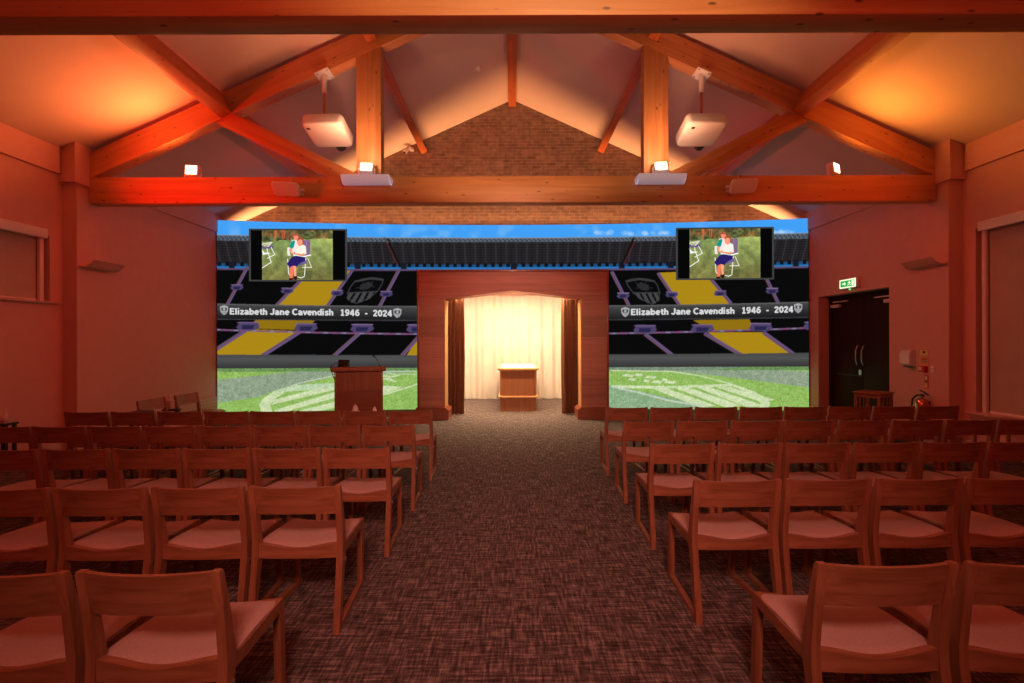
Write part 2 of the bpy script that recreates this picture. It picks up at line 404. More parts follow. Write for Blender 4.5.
# ---------------------------------------------------------------- LED picture wall
S = 4; U0, V0, UW, VH = 205, 200, 615, 225
cv = np.zeros((VH*S, UW*S, 3))
def poly(pts, col, arr=None, ox=U0, oy=V0, sc=S, a=1.0):
    arr = cv if arr is None else arr
    P = np.array(pts, float); P = (P - (ox, oy))*sc
    x0, y0 = np.floor(P.min(0)).astype(int); x1, y1 = np.ceil(P.max(0)).astype(int)+1
    x0, y0 = max(x0, 0), max(y0, 0); x1, y1 = min(x1, arr.shape[1]), min(y1, arr.shape[0])
    if x1 <= x0 or y1 <= y0: return
    gx, gy = np.meshgrid(np.arange(x0, x1)+0.5, np.arange(y0, y1)+0.5)
    ins = np.zeros(gx.shape, bool)
    for i in range(len(P)):
        xa, ya = P[i]; xb, yb = P[(i+1) % len(P)]
        if ya == yb: continue
        c = ((ya > gy) != (yb > gy)) & (gx < (xb-xa)*(gy-ya)/(yb-ya)+xa)
        ins ^= c
    sub = arr[y0:y1, x0:x1]
    sub[ins] = sub[ins]*(1-a) + np.array(col, float)*a
def line(pts, w, col, **k):
    for (xa, ya), (xb, yb) in zip(pts, pts[1:]):
        L = math.hypot(xb-xa, yb-ya) or 1; nx, ny = -(yb-ya)/L*w/2, (xb-xa)/L*w/2
        ex, ey = (xb-xa)/L*w*0.3, (yb-ya)/L*w*0.3
        poly([(xa+nx-ex, ya+ny-ey), (xb+nx+ex, yb+ny+ey), (xb-nx+ex, yb-ny+ey), (xa-nx-ex, ya-ny-ey)], col, **k)
UU, VV = np.meshgrid((np.arange(UW*S)+0.5)/S+U0, (np.arange(VH*S)+0.5)/S+V0)
def smooth_noise(shape, cell, seed):
    r = np.random.default_rng(seed); h, w = shape
    g = r.random((h//cell+3, w//cell+3)); y = np.arange(h)/cell; x = np.arange(w)/cell
    yi, xi = y.astype(int), x.astype(int); fy, fx = (y-yi)[:, None], (x-xi)[None]
    fy, fx = fy*fy*(3-2*fy), fx*fx*(3-2*fx)
    a = g[yi][:, xi]; b = g[yi][:, xi+1]; c = g[yi+1][:, xi]; d = g[yi+1][:, xi+1]
    return a*(1-fy)*(1-fx)+b*(1-fy)*fx+c*fy*(1-fx)+d*fy*fx
# how far the picture bends: its level lines sit lower at the centre of the curve
e = np.clip(np.abs(UU-CX)/297.0, 0, 1)
# sky with thin cloud
n = smooth_noise(cv.shape[:2], 60, 1)*0.6+smooth_noise(cv.shape[:2], 22, 2)*0.4
cl = np.clip((n-0.52)*3.2, 0, 0.7)[..., None]*0.35*np.clip((VV-214)/18, 0.15, 1)[..., None]
cv[:] = np.array((66, 160, 246))*(1-cl) + np.array((205, 225, 250))*cl
for cx_, w_ in ((605, 14), (628, 8), (650, 8), (664, 6), (790, 14), (778, 9)):           # small heaped clouds on the horizon
    for k in range(9):
        x = cx_+w_*(rng.random()-0.5)*1.4; r_ = 1.2+w_*0.16*rng.random()
        y = 236-r_*0.8-rng.random()*2.0
        poly([(x+r_*1.4*math.cos(t), y+r_*math.sin(t)) for t in np.linspace(0, 2*PI, 14)], (198, 222, 250), a=0.22)
# roof of the stand
def Lv(v_edge, v_mid):                                           # polyline height across the screen
    return lambda u: v_mid+(v_edge-v_mid)*(abs(u-CX)/297.0)**2
us = np.linspace(205, 820, 60)
def band(fa, fb, col, u0=205, u1=820, a=1.0):
    uu = [u for u in us if u0 < u < u1]; uu = [u0]+uu+[u1]
    poly([(u, fa(u)) for u in uu]+[(u, fb(u)) for u in uu[::-1]], col, a=a)
top = Lv(233.5, 237.5); tr = Lv(239.5, 242.0); rf = Lv(262.5, 264.5); bl = Lv(267, 269); pl = Lv(270.5, 271.5)
band(top, tr, (50, 60, 74)); band(top, lambda u: top(u)+1.0, (128, 138, 148)); band(lambda u: tr(u)-0.6, tr, (100, 106, 114))
for u in np.arange(206, 820, 4.4):
    line([(u, top(u)+0.6), (u+2.2, tr(u)-0.4)], 0.7, (118, 126, 136)); line([(u+2.2, tr(u)-0.4), (u+4.4, top(u)+0.6)], 0.7, (96, 104, 116))
band(tr, rf, (43, 40, 44))
for k in range(9):
    f_ = k/9; band(lambda u: tr(u)+(rf(u)-tr(u))*f_, lambda u: tr(u)+(rf(u)-tr(u))*(f_+0.05), (26, 24, 28))
for k, u in enumerate(np.arange(210, 820, 5.2)):
    sg = 1 if u < CX else -1
    line([(u, tr(u)), (u+sg*6*(abs(u-CX)/300), rf(u))], 1.1, (54, 50, 53) if k % 2 else (30, 28, 31))
band(rf, bl, (30, 78, 122)); band(lambda u: bl(u)-1.7, bl, (36, 118, 186))
for u in np.arange(212, 820, 7.6): line([(u, rf(u)-0.2), (u, rf(u)+1.6)], 3.6, (16, 18, 24))
for u in (232, 358, 404, 514, 622, 671, 796): line([(u, rf(u)), (u, bl(u)+0.6)], 6.0, (24, 28, 38))
for u, sg in ((386, 1), (636, -1)):
    line([(u+sg*2, tr(u)-3), (u+sg*14, rf(u)+2)], 2.2, (20, 16, 20)); line([(u+sg*0.5, tr(u)), (u+sg*12, rf(u))], 0.9, (92, 38, 40)); line([(u-1.5, top(u)+1), (u+2.5, top(u)+5)], 2.0, (70, 74, 80))
BLK, YEL, PUR = (10, 10, 11), (188, 148, 24), (92, 74, 108)
b0, b1 = Lv(303, 306.5), Lv(318.6, 320.8)                        # name band
f0, f1 = Lv(353.6, 355), Lv(367.4, 367.6)                        # grey wall before the pitch
band(bl, f0, BLK)
def L_(x, y): return (200+x/4.2667, 200+y/4.2667)
def R_(x, y): return (590+x/4.2667, 200+y/4.2667)
def seats(pts, col, T, dirn):
    poly([T(*p) for p in pts], col)
# upper tier
seats([(420, 345), (480, 296), (648, 300), (545, 450), (325, 450)], YEL, L_, 1)
seats([(295, 312), (480, 305), (520, 345), (605, 452), (383, 452)], YEL, R_, -1)
# upper strip of the lower tier and lower blocks
seats([(245, 500), (490, 512), (455, 552), (205, 545)], (158, 122, 18), L_, 1)
seats([(205, 548), (418, 556), (262, 662), (60, 662), (60, 640)], YEL, L_, 1)
seats([(925, 592), (985, 560), (985, 665), (880, 665)], YEL, L_, 1)
seats([(440, 515), (680, 512), (700, 556), (520, 562)], (158, 122, 18), R_, -1)
seats([(503, 567), (737, 567), (860, 665), (640, 665)], YEL, R_, -1)
seats([(0, 590), (80, 590), (80, 665), (0, 665)], BLK, R_, -1)
# seat rows: fine rows of tip-up seats
rows = 0.5+0.5*np.sin(VV*2*PI/1.15+np.abs(UU-CX)*0.10)
dots = 0.5+0.5*np.sin((UU+0.8*VV)*2*PI/1.3)
m_ = ((VV > 270) & (VV < 354))[..., None]
cv = np.where(m_, cv*(0.86+0.2*rows[..., None]*dots[..., None])+ (4*rows*dots)[..., None], cv)
def aisle(T, a, b_, w=3.2):
    line([T(*a), T(*b_)], w, PUR); pa, pb = T(*a), T(*b_)
    o = 0.42*w; line([(pa[0]-o, pa[1]), (pb[0]-o, pb[1])], 0.5, (128, 84, 44)); line([(pa[0]+o, pa[1]), (pb[0]+o, pb[1])], 0.5, (122, 96, 150))
def vomitory(T, x, y, w, h):
    poly([T(x-w/2, y+h*0.2), T(x-w*0.36, y-h/2), T(x+w*0.42, y-h*0.45), T(x+w/2, y+h*0.15), T(x+w*0.3, y+h/2), T(x-w*0.36, y+h/2)], (78, 66, 104))
    poly([T(x-w*0.26, y-h*0.1), T(x+w*0.28, y-h*0.1), T(x+w*0.2, y+h*0.4), T(x-w*0.26, y+h*0.4)], (40, 38, 74))
    line([T(x-w*0.45, y-h*0.4), T(x+w*0.45, y-h*0.4)], 0.6, (140, 112, 150))
for T, A in ((L_, [((203, 283), (118, 440)), ((480, 290), (328, 445)), ((648, 300), (545, 448)), ((848, 300), (765, 455))]),
             (R_, [((95, 310), (168, 455)), ((293, 316), (382, 450)), ((500, 320), (600, 442)), ((735, 300), (802, 440))])):
    for a, b_ in A: aisle(T, a, b_)
band(bl, lambda u: bl(u)+1.8, (92, 72, 104))
for T, A in ((L_, [(158, 368), (373, 383), (585, 393), (795, 398)]), (R_, [(142, 408), (350, 404), (556, 400), (778, 390)])):
    for x, y in A: vomitory(T, x, y, 54, 24)
for T, A in ((L_, [((200, 550), (50, 645)), ((432, 556), (264, 662)), ((676, 570), (572, 662)), ((940, 575), (862, 662))]),
             (R_, [((238, 576), (348, 662)), ((493, 574), (645, 665)), ((742, 570), (875, 666)), ((985, 560), (1040, 620))])):
    for a, b_ in A: aisle(T, a, b_, 3.8)
rail = Lv(328.4, 334.0)
band(lambda u: rail(u)-0.4, lambda u: rail(u)+1.2, (112, 84, 118))
for u in np.arange(207, 820, 9): line([(u, rail(u)+0.4), (u+4, rail(u)+0.4)], 1.0, (150, 60, 112) if (u//9) % 2 else (140, 130, 160))
for T, A in ((L_, [(205, 534), (452, 540), (692, 544), (930, 546)]), (R_, [(235, 552), (480, 550), (728, 545), (960, 540)])):
    for x, y in A: vomitory(T, x, y, 100, 36)
# name band and its grey shading
mb = (VV >= np.vectorize(b0)(UU[0])[None, :]) & (VV <= np.vectorize(b1)(UU[0])[None, :])
tt = np.clip((VV-b0(CX)+ (b0(CX)-np.array([b0(u) for u in UU[0]]))[None])/15.0, 0, 1)
gcol = (72-46*tt)[..., None]*np.array((1, 1, 1.02))
cv = np.where(mb[..., None], gcol, cv)
band(lambda u: b0(u)-0.3, lambda u: b0(u)+0.7, (98, 96, 96)); band(lambda u: b1(u)-0.9, b1, (64, 60, 66))
# grey wall
mw_ = (VV >= np.array([f0(u) for u in UU[0]])[None]) & (VV <= np.array([f1(u) for u in UU[0]])[None])
tg = np.clip((VV-354)/13.5, 0, 1); cv = np.where(mw_[..., None], (84-26*np.abs(tg-0.35)*1.4-8*tg)[..., None]*np.array((1, 1, 1.01)), cv)
# pitch
mp_ = (VV > np.array([f1(u) for u in UU[0]])[None])
gr = np.zeros_like(cv); gr[:] = (144, 184, 92)
keep = cv; cv = gr
def l2(x, y): return (210+x/4.6545, 350+y/4.6545)
def r2(x, y): return (600+x/4.6545, 350+y/4.6545)
GREY, WHT = (142, 160, 134), (204, 220, 172)
poly([l2(-60, 145), l2(25, 135), l2(420, 95), l2(960, 75), l2(960, 100), l2(560, 125), l2(300, 185), l2(230, 215), l2(-60, 255)], GREY)
poly([r2(1080, 195), r2(980, 180), r2(620, 132), r2(330, 100), r2(200, 85), r2(500, 80), r2(1080, 112)], GREY)
poly([r2(-20, 160), r2(60, 168), r2(300, 218), r2(520, 262), r2(480, 340), r2(-20, 340)], (140, 172, 132))
band(lambda u: 367, lambda u: 371, (106, 142, 84))
poly([r2(45, 80), r2(700, 80), r2(500, 96), r2(45, 100)], (118, 138, 118)); 
# white shield outline, cross bar and slanting bars cut in the grass (two mirrored copies)
def stripes(T, segs, w0, w1):
    for (xa, ya), (xb, yb) in segs:
        poly([T(xa, ya-w0), T(xb, yb-w1), T(xb, yb+w1), T(xa, ya+w0)], WHT)
line([l2(960, 96), l2(760, 100), l2(580, 116), l2(420, 150), l2(300, 190)], 1.0, (196, 212, 178))
poly([l2(300, 186), l2(248, 222), l2(228, 250), l2(240, 290), l2(300, 330), l2(345, 330), l2(290, 285), l2(280, 255), l2(300, 225), l2(345, 195)], WHT)
stripes(l2, [((290, 240), (585, 168)), ((300, 287), (585, 205)), ((420, 290), (585, 250))], 11, 14)
poly([l2(400, 160), l2(585, 150), l2(585, 172), l2(300, 196)], (188, 210, 170))
poly([l2(790, 163), l2(900, 170), l2(800, 205)], WHT); line([l2(790, 212), l2(965, 158)], 1.4, WHT)
line([l2(790, 108), l2(965, 112)], 0.8, (196, 212, 178))
poly([l2(800, 132), l2(835, 125), l2(870, 148), l2(825, 140)], WHT); line([l2(798, 118), l2(850, 122), l2(880, 116)], 1.4, WHT)
line([r2(50, 97), r2(330, 102), r2(460, 122), r2(600, 158)], 1.0, WHT)
poly([r2(600, 155), r2(715, 195), r2(780, 232), r2(792, 262), r2(740, 300), r2(700, 300), r2(750, 258), r2(735, 232), r2(690, 200), r2(590, 162)], WHT)
poly([r2(50, 165), r2(330, 170), r2(620, 160), r2(640, 172), r2(260, 182), r2(60, 178)], WHT)
for xa, xb in ((235, 470), (345, 590), (450, 690), (545, 745)):
    poly([r2(xa, 178), r2(xa+55, 174), r2(xb+70, 262 if xb < 740 else 236), r2(xb, 272 if xb < 740 else 244)], WHT)
for x, y, w_ in ((130, 120, 60), (180, 117, 40), (150, 138, 40), (235, 128, 60), (265, 150, 55), (215, 145, 30), (325, 152, 60), (300, 140, 25)):
    poly([r2(x-w_/2, y+4), r2(x-w_/4, y-7), r2(x+w_/2, y-3), r2(x+w_/3, y+8)], WHT)
line([r2(55, 172), r2(180, 200), r2(330, 240), r2(480, 262)], 1.8, (190, 205, 182))
gn = (rng.random((VH*2, UW*2))-0.5).repeat(2, 0).repeat(2, 1)
g2 = smooth_noise(cv.shape[:2], 10, 8)-0.5
cv = cv + (gn*60+g2*20)[..., None]*np.array((1, 0.9, 1))
cv = np.where(mp_[..., None], cv, keep)
# seat crests: shield of grey seats with a flower and slanting bars
def crest(T, x0, y0, x1, y1, lean):
    def P(a, b_):                      # a 0..1 across, b 0..1 down, leaning with the rake
        return T(x0+(x1-x0)*a+lean*b_, y0+(y1-y0)*b_)
    G = (62, 62, 64)
    out = [(0.02, 0.10), (0.25, 0.03), (0.5, 0.0), (0.75, 0.03), (0.98, 0.10), (1.0, 0.30), (0.95, 0.55), (0.82, 0.76), (0.64, 0.92), (0.5, 1.0), (0.36, 0.92), (0.18, 0.76), (0.05, 0.55), (0.0, 0.30), (0.02, 0.10)]
    line([P(*p) for p in out], 0.8, G)
    line([P(0.02, 0.12), P(0.5, 0.04), P(0.98, 0.12)], 1.2, G)
    line([P(0.04, 0.56), P(0.96, 0.56)], 0.9, G)
    for a in (0.14, 0.34, 0.54, 0.74):
        c0, c1 = a-0.02, a+0.10
        hb = lambda q: min(0.97, 1.0-abs(q-0.5)**2*1.75)
        s_ = 1 if lean > 0 else -1
        poly([P(c0, 0.57), P(c1, 0.57), P(c1, max(0.6, hb(c1))), P(c0, max(0.6, hb(c0)))], (70, 70, 72))
    for k in range(5):
        t = 2*PI*k/5-PI/2; c = (0.5+0.13*math.cos(t), 0.32+0.10*math.sin(t))
        poly([P(c[0]+0.085*math.cos(q), c[1]+0.065*math.sin(q)) for q in np.linspace(0, 2*PI, 9)], (44, 44, 46))
        line([P(0.5, 0.32), P(0.5+0.30*math.cos(t+0.6), 0.32+0.2*math.sin(t+0.6))], 0.6, (48, 48, 50))
crest(L_, 652, 330, 782, 436, -22) if False else None
def crest_q(T, tl, tr_, br, bl_):      # same emblem on a leaning quad
    def P0(a, b_):
        x = (tl[0]*(1-a)+tr_[0]*a)*(1-b_)+(bl_[0]*(1-a)+br[0]*a)*b_; y = (tl[1]*(1-a)+tr_[1]*a)*(1-b_)+(bl_[1]*(1-a)+br[1]*a)*b_
        return (x, y)
    crest(lambda x, y: T(*P0(x, y)), 0, 0, 1, 1, 0)
crest_q(L_, (668, 334), (790, 326), (745, 436), (588, 442))
crest_q(R_, (146, 336), (272, 336), (330, 446), (205, 446))
def mini_crest(x, y, w, h):
    W = (176, 176, 178)
    poly([(x-w/2, y-h*0.36), (x, y-h/2), (x+w/2, y-h*0.36), (x+w*0.46, y+h*0.1), (x+w*0.26, y+h*0.36), (x, y+h/2), (x-w*0.26, y+h*0.36), (x-w*0.46, y+h*0.1)], W)
    poly([(x-w*0.36, y-h*0.26), (x+w*0.36, y-h*0.26), (x+w*0.34, y+h*0.06), (x-w*0.34, y+h*0.06)], (48, 48, 50))
    poly([(x+w*0.17*math.cos(t), y-h*0.10+h*0.12*math.sin(t)) for t in np.linspace(0, 2*PI, 9)], W)
    for a in (-0.16, 0.02, 0.2): line([(x+w*a, y+h*0.12), (x+w*a*0.8-0.2, y+h*0.34)], 0.45, (70, 70, 72))
for x, y in ((224.2, 309.2), (397.4, 312.6), (625.4, 312.4), (798.3, 309.0)): mini_crest(x, y, 8.2, 9.8)

cvl = np.clip(cv, 0, 255)/255.0
cvl = np.where(cvl <= 0.04045, cvl/12.92, ((cvl+0.055)/1.055)**2.4)
cvd = cvl.reshape(VH*2, 2, UW*2, 2, 3).mean((1, 3))

def Ysc(X): return 10.45-0.5*(X/6.5)**2
ZT = 4.225
nx_, nz_ = 1240, 430
X = np.linspace(-6.47, 6.47, nx_+1); Z = np.linspace(0.005, ZT, nz_+1)
XX, ZZ = np.meshgrid(X, Z); YY = Ysc(XX)
def sample(arr, u, v, sc):
    x = np.clip((u-U0)*sc-0.5, 0, arr.shape[1]-1.001); y = np.clip((v-V0)*sc-0.5, 0, arr.shape[0]-1.001)
    xi, yi = x.astype(int), y.astype(int); fx, fy = (x-xi)[..., None], (y-yi)[..., None]
    return arr[yi, xi]*(1-fx)*(1-fy)+arr[yi, xi+1]*fx*(1-fy)+arr[yi+1, xi]*(1-fx)*fy+arr[yi+1, xi+1]*fx*fy
colr = sample(cvd, XX/YY*F+CX, CY-(ZZ-CAMZ)/YY*F, 2)
def grid_mesh(name, co, colr, keepf=None):
    h, w = co.shape[:2]
    idx = np.arange(h*w).reshape(h, w)
    q = np.stack([idx[:-1, :-1], idx[:-1, 1:], idx[1:, 1:], idx[1:, :-1]], -1)
    q = q[keepf] if keepf is not None else q.reshape(-1, 4)
    me = bpy.data.meshes.new(name)
    me.vertices.add(h*w); me.vertices.foreach_set('co', co.reshape(-1).astype(np.float32))
    me.loops.add(q.size); me.loops.foreach_set('vertex_index', q.reshape(-1).astype(np.int32))
    me.polygons.add(len(q)); me.polygons.foreach_set('loop_start', np.arange(0, q.size, 4, dtype=np.int32))
    me.update(calc_edges=True)
    ca = me.color_attributes.new('picture', 'FLOAT_COLOR', 'POINT')
    ca.data.foreach_set('color', np.concatenate([colr, np.ones((*colr.shape[:2], 1))], -1).reshape(-1).astype(np.float32))
    me.materials.append(M['picture'])
    return me
cxm = (np.abs((X[:-1]+X[1:])/2) < 1.75)[None, :] & (((Z[:-1]+Z[1:])/2) < 2.8)[:, None]
led = thing('led_wall', 'huge curved picture wall showing a stadium stand and pitch, behind the wooden portal', 'video wall', (0, 10.45, 0))
lo = bpy.data.objects.new('picture_surface', grid_mesh('picture_surface', np.stack([XX, YY-10.45, ZZ], -1), colr, ~cxm)); COL.objects.link(lo); lo.parent = led
# backing cabinet behind the picture surface
bm = B()
for sgn in (-1, 1):
    xs = np.linspace(1.78, 6.47, 16)*sgn
    loft(bm, [[(x, Ysc(x)-10.45+0.008, 0.0), (x, Ysc(x)-10.45+0.10, 0.0), (x, Ysc(x)-10.45+0.10, ZT-0.004), (x, Ysc(x)-10.45+0.008, ZT-0.004)] for x in xs])
xs = np.linspace(-1.78, 1.78, 8)
loft(bm, [[(x, Ysc(x)-10.45+0.008, 2.91), (x, Ysc(x)-10.45+0.10, 2.91), (x, Ysc(x)-10.45+0.10, ZT-0.004), (x, Ysc(x)-10.45+0.008, ZT-0.004)] for x in xs])
obj('cabinet_back', bm, M['black'], led)
def onscreen(u, v, off):
    d = 10.2
    for _ in range(8):
        X_ = (u-CX)/F*d; d = Ysc(X_)-off
    return Vector(((u-CX)/F*d, d, CAMZ+(CY-v)/F*d))
def arc(cx_, cy_, rx, ry, a0=0, a1=360, n=22): return [(cx_+rx*math.cos(math.radians(a0+(a1-a0)*k/n)), cy_+ry*math.sin(math.radians(a0+(a1-a0)*k/n))) for k in range(n+1)]
ARCH = [(.1, .46), (.18, .57), (.3, .62), (.4, .58), (.46, .48), (.46, 0)]
GLYPH = {'E': (.68, [[(.11, 0), (.11, 1)], [(.1, .1), (.6, .1)], [(.1, .51), (.54, .51)], [(.1, .9), (.6, .9)]]), 'l': (.31, [[(.12, 0), (.12, 1)]]), 'i': (.31, [[(.12, 0), (.12, .72)], [(.12, .84), (.12, 1.02)]]),
 'z': (.56, [[(.04, .63), (.48, .63)], [(.42, .6), (.1, .12)], [(.04, .09), (.5, .09)]]), 'a': (.62, [arc(.25, .22, .16, .14), [(.46, 0), (.46, .45), (.41, .57), (.3, .64), (.17, .63), (.08, .54)]]),
 'b': (.65, [[(.11, 0), (.11, 1)], arc(.33, .36, .19, .27)]), 'e': (.62, [arc(.31, .36, .21, .28, 0, 318), [(.1, .37), (.52, .37)]]), 't': (.45, [[(.21, .9), (.21, .2), (.27, .1), (.41, .09)], [(.04, .63), (.40, .63)]]),
 'h': (.62, [[(.11, 0), (.11, 1)], ARCH]), 'n': (.62, [[(.11, 0), (.11, .72)], ARCH]), 'J': (.60, [[(.43, 1), (.43, .3), (.36, .13), (.24, .09), (.1, .14), (.06, .26)]]), 'C': (.76, [arc(.41, .5, .31, .41, 48, 312)]),
 'v': (.55, [[(.06, .72), (.27, .05)], [(.27, .05), (.48, .72)]]), 'd': (.65, [arc(.29, .36, .19, .27), [(.51, 0), (.51, 1)]]), 's': (.54, [[(.44, .55), (.35, .64), (.19, .64), (.1, .54), (.16, .43), (.34, .33), (.42, .21), (.34, .09), (.17, .08), (.06, .18)]]),
 '1': (.62, [[(.32, 0), (.32, 1)], [(.32, .9), (.12, .76)], [(.1, .08), (.54, .08)]]), '9': (.64, [arc(.31, .66, .19, .25), [(.5, .66), (.49, .42), (.41, .2), (.28, .09), (.1, .13)]]), '4': (.66, [[(.44, 0), (.44, 1)], [(.42, .95), (.08, .33)], [(.05, .28), (.62, .28)]]),
 '6': (.64, [arc(.33, .34, .19, .25), [(.14, .34), (.15, .58), (.23, .8), (.36, .91), (.54, .87)]]), '2': (.62, [[(.1, .7), (.15, .85), (.29, .92), (.44, .86), (.49, .72), (.42, .56), (.12, .12)], [(.06, .09), (.56, .09)]]), '0': (.64, [arc(.32, .5, .2, .41)]),
 '-': (.46, [[(.06, .38), (.38, .38)]]), ' ': (.32, [])}
def lettering(body, u0, u1, v0, v1, cap, name='lettering'):
    tot = sum(GLYPH[c][0] for c in body)-0.08; bm = B(); pen = 0.0; w_ = 0.105
    def P(x, y):
        f = x/tot; p = onscreen(u0+(u1-u0)*f, v0+(v1-v0)*f-y*cap, 0.006); return bm.verts.new((p.x, p.y-10.45, p.z))
    for c in body:
        for st in GLYPH[c][1]:
            for k, (a, b_) in enumerate(zip(st, st[1:])):
                L = math.hypot(b_[0]-a[0], b_[1]-a[1]) or 1; tx, ty = (b_[0]-a[0])/L, (b_[1]-a[1])/L
                e0 = 0.03 if k else 0.0; e1 = 0.03 if k < len(st)-2 else 0.0
                xs_ = [(a[0]-tx*e0-ty*w_, a[1]-ty*e0+tx*w_), (b_[0]+tx*e1-ty*w_, b_[1]+ty*e1+tx*w_), (b_[0]+tx*e1+ty*w_, b_[1]+ty*e1-tx*w_), (a[0]-tx*e0+ty*w_, a[1]-ty*e0-tx*w_)]
                bm.faces.new([P(pen+x, y) for x, y in xs_])
        pen += GLYPH[c][0]
    return obj(name, bm, M['lettering'], led, 0)
lettering('Elizabeth Jane Cavendish', 229.8, 333.2, 313.6, 314.9, 6.4, 'name_lettering')
lettering('1946  -  2024', 340.2, 391.8, 315.1, 316.2, 6.4, 'dates_lettering')
lettering('Elizabeth Jane Cavendish', 631.0, 734.4, 315.6, 314.5, 6.4, 'name_lettering')
lettering('1946  -  2024', 741.6, 793.0, 314.3, 313.3, 6.4, 'dates_lettering')

# the two framed screens with a garden photograph (painted in the coordinates of the photograph)
PW, PH = 680, 483
ph = np.zeros((PH, PW, 3))
K = dict(arr=ph, ox=175, oy=72, sc=1)
yy, xx = np.mgrid[0:PH, 0:PW]; Yp, Xp = yy+72, xx+175
t = np.clip((Yp-170)/385, 0, 1)[..., None]
ph[:] = np.array((122, 142, 82))*(1-t)+np.array((112, 108, 60))*t
ph *= (0.84+0.32*smooth_noise((PH, PW), 46, 21)+0.16*smooth_noise((PH, PW), 12, 22)-0.08)[..., None]
ph += (np.clip((Xp-560)/300, 0, 1)*np.clip((330-Yp)/170, 0, 1))[..., None]*np.array((46, 40, 16))
edge = 185-18*np.sin((Xp-175)/680*PI*0.9)-np.clip((Xp-500)/360, 0, 1)*30+14*(smooth_noise((PH, PW), 24, 23)-0.5)
hz = np.array((78, 84, 50))*(0.45+0.8*smooth_noise((PH, PW), 22, 24)+0.25*smooth_noise((PH, PW), 9, 25))[..., None]+np.array((70, 16, 6))*np.clip(smooth_noise((PH, PW), 40, 26)*2-1, 0, 1)[..., None]
ph[:] = np.where((Yp < edge)[..., None], hz, ph)
for k in range(15):
    x = 180+400*rng.random(); line([(x, 74), (x+8*rng.random()-4, 140)], 6+8*rng.random(), (150+60*rng.random(), 70, 46), a=0.35, **K)
for x in (300, 384, 366): line([(x, 76), (x+4, 150)], 9, (222, 92, 58), a=0.8, **K)
W_ = (226, 224, 216)
# empty garden chair at the side
line([(176, 208), (270, 190), (228, 232)], 9, (214, 206, 196), **K); line([(190, 225), (245, 205)], 6, (206, 196, 190), **K)
poly([(176, 222), (205, 238), (278, 222), (282, 240), (210, 256), (176, 248)], (96, 70, 130), **K)
line([(262, 238), (298, 308), (225, 345)], 7, W_, **K); line([(222, 250), (232, 300)], 8, W_, **K)
poly([(176, 262), (182, 312), (252, 296), (248, 290), (200, 290)], (232, 230, 226), **K); line([(235, 300), (262, 382), (178, 436)], 8, W_, **K)
poly([(430, 500), (660, 460), (640, 545), (440, 552)], (70, 78, 44), a=0.5, **K)
# occupied garden chair: frame, purple back
poly([(572, 168), (630, 166), (638, 180), (634, 310), (582, 330)], (118, 92, 122), **K)
line([(600, 176), (604, 320)], 3, (150, 124, 150), **K)
line([(612, 340), (650, 432), (560, 432)], 7, (214, 210, 196), **K); line([(596, 335), (580, 520), (548, 534), (516, 524)], 7, (232, 230, 214), **K)
line([(420, 350), (428, 490), (446, 516)], 7, (224, 220, 208), **K)
poly([(500, 392), (600, 360), (604, 392), (540, 412)], (104, 84, 138), **K)
# standing child: head, white waistcoat, teal sleeves, arm
poly([(440, 210), (462, 168), (492, 160), (540, 190), (524, 250), (470, 296), (440, 250)], (230, 206, 204), **K)
poly([(434, 232), (452, 186), (484, 166), (492, 184), (478, 240), (462, 252)], (20, 136, 118), **K)
poly([(416, 240), (438, 236), (440, 290), (450, 318), (418, 316)], (214, 214, 206), **K)
poly([(440, 244), (466, 248), (460, 282), (486, 292), (480, 310), (446, 290)], (232, 140, 108), **K)
poly([(502+25*math.cos(q), 134+34*math.sin(q)) for q in np.linspace(0, 2*PI, 20)], (226, 128, 102), **K)
poly([(478, 128), (484, 102), (504, 95), (524, 104), (526, 132), (510, 124), (490, 126)], (158, 74, 58), **K)
# seated woman: white top, navy skirt, legs, shoes
poly([(506, 250), (532, 226), (572, 212), (594, 226), (600, 300), (548, 318), (486, 312), (494, 276)], (222, 220, 206), **K)
poly([(488, 292), (556, 302), (584, 292), (586, 312), (540, 318), (484, 306)], (230, 138, 104), **K)
poly([(538+26*math.cos(q), 188+38*math.sin(q)) for q in np.linspace(0, 2*PI, 20)], (232, 142, 114), **K)
poly([(510, 180), (520, 142), (546, 134), (572, 152), (578, 200), (564, 214), (562, 170), (540, 158), (520, 168)], (146, 76, 48), **K)
line([(478, 312), (560, 330), (640, 312)], 12, (232, 232, 222), **K)
poly([(462, 330), (500, 318), (592, 334), (590, 366), (530, 396), (506, 436), (476, 414), (440, 440), (412, 396), (436, 362)], (40, 28, 96), **K)
for k in range(5): line([(470+22*k, 336), (436+24*k, 410)], 5, (26, 18, 70), a=0.7, **K)
poly([(444, 430), (474, 416), (474, 500), (462, 542), (440, 540)], (226, 112, 80), **K); poly([(474, 416), (504, 422), (502, 480), (506, 520), (484, 524)], (236, 150, 116), **K)
poly([(430, 538), (470, 534), (474, 555), (432, 555)], (44, 14, 24), **K); poly([(476, 522), (508, 512), (510, 548), (490, 555), (476, 540)], (52, 16, 28), **K)
ph = np.clip(ph*1.12 + (rng.random((PH, PW, 1))-0.5)*14, 0, 255)
phl = ph/255.0; phl = np.where(phl <= 0.04045, phl/12.92, ((phl+0.055)/1.055)**2.4)
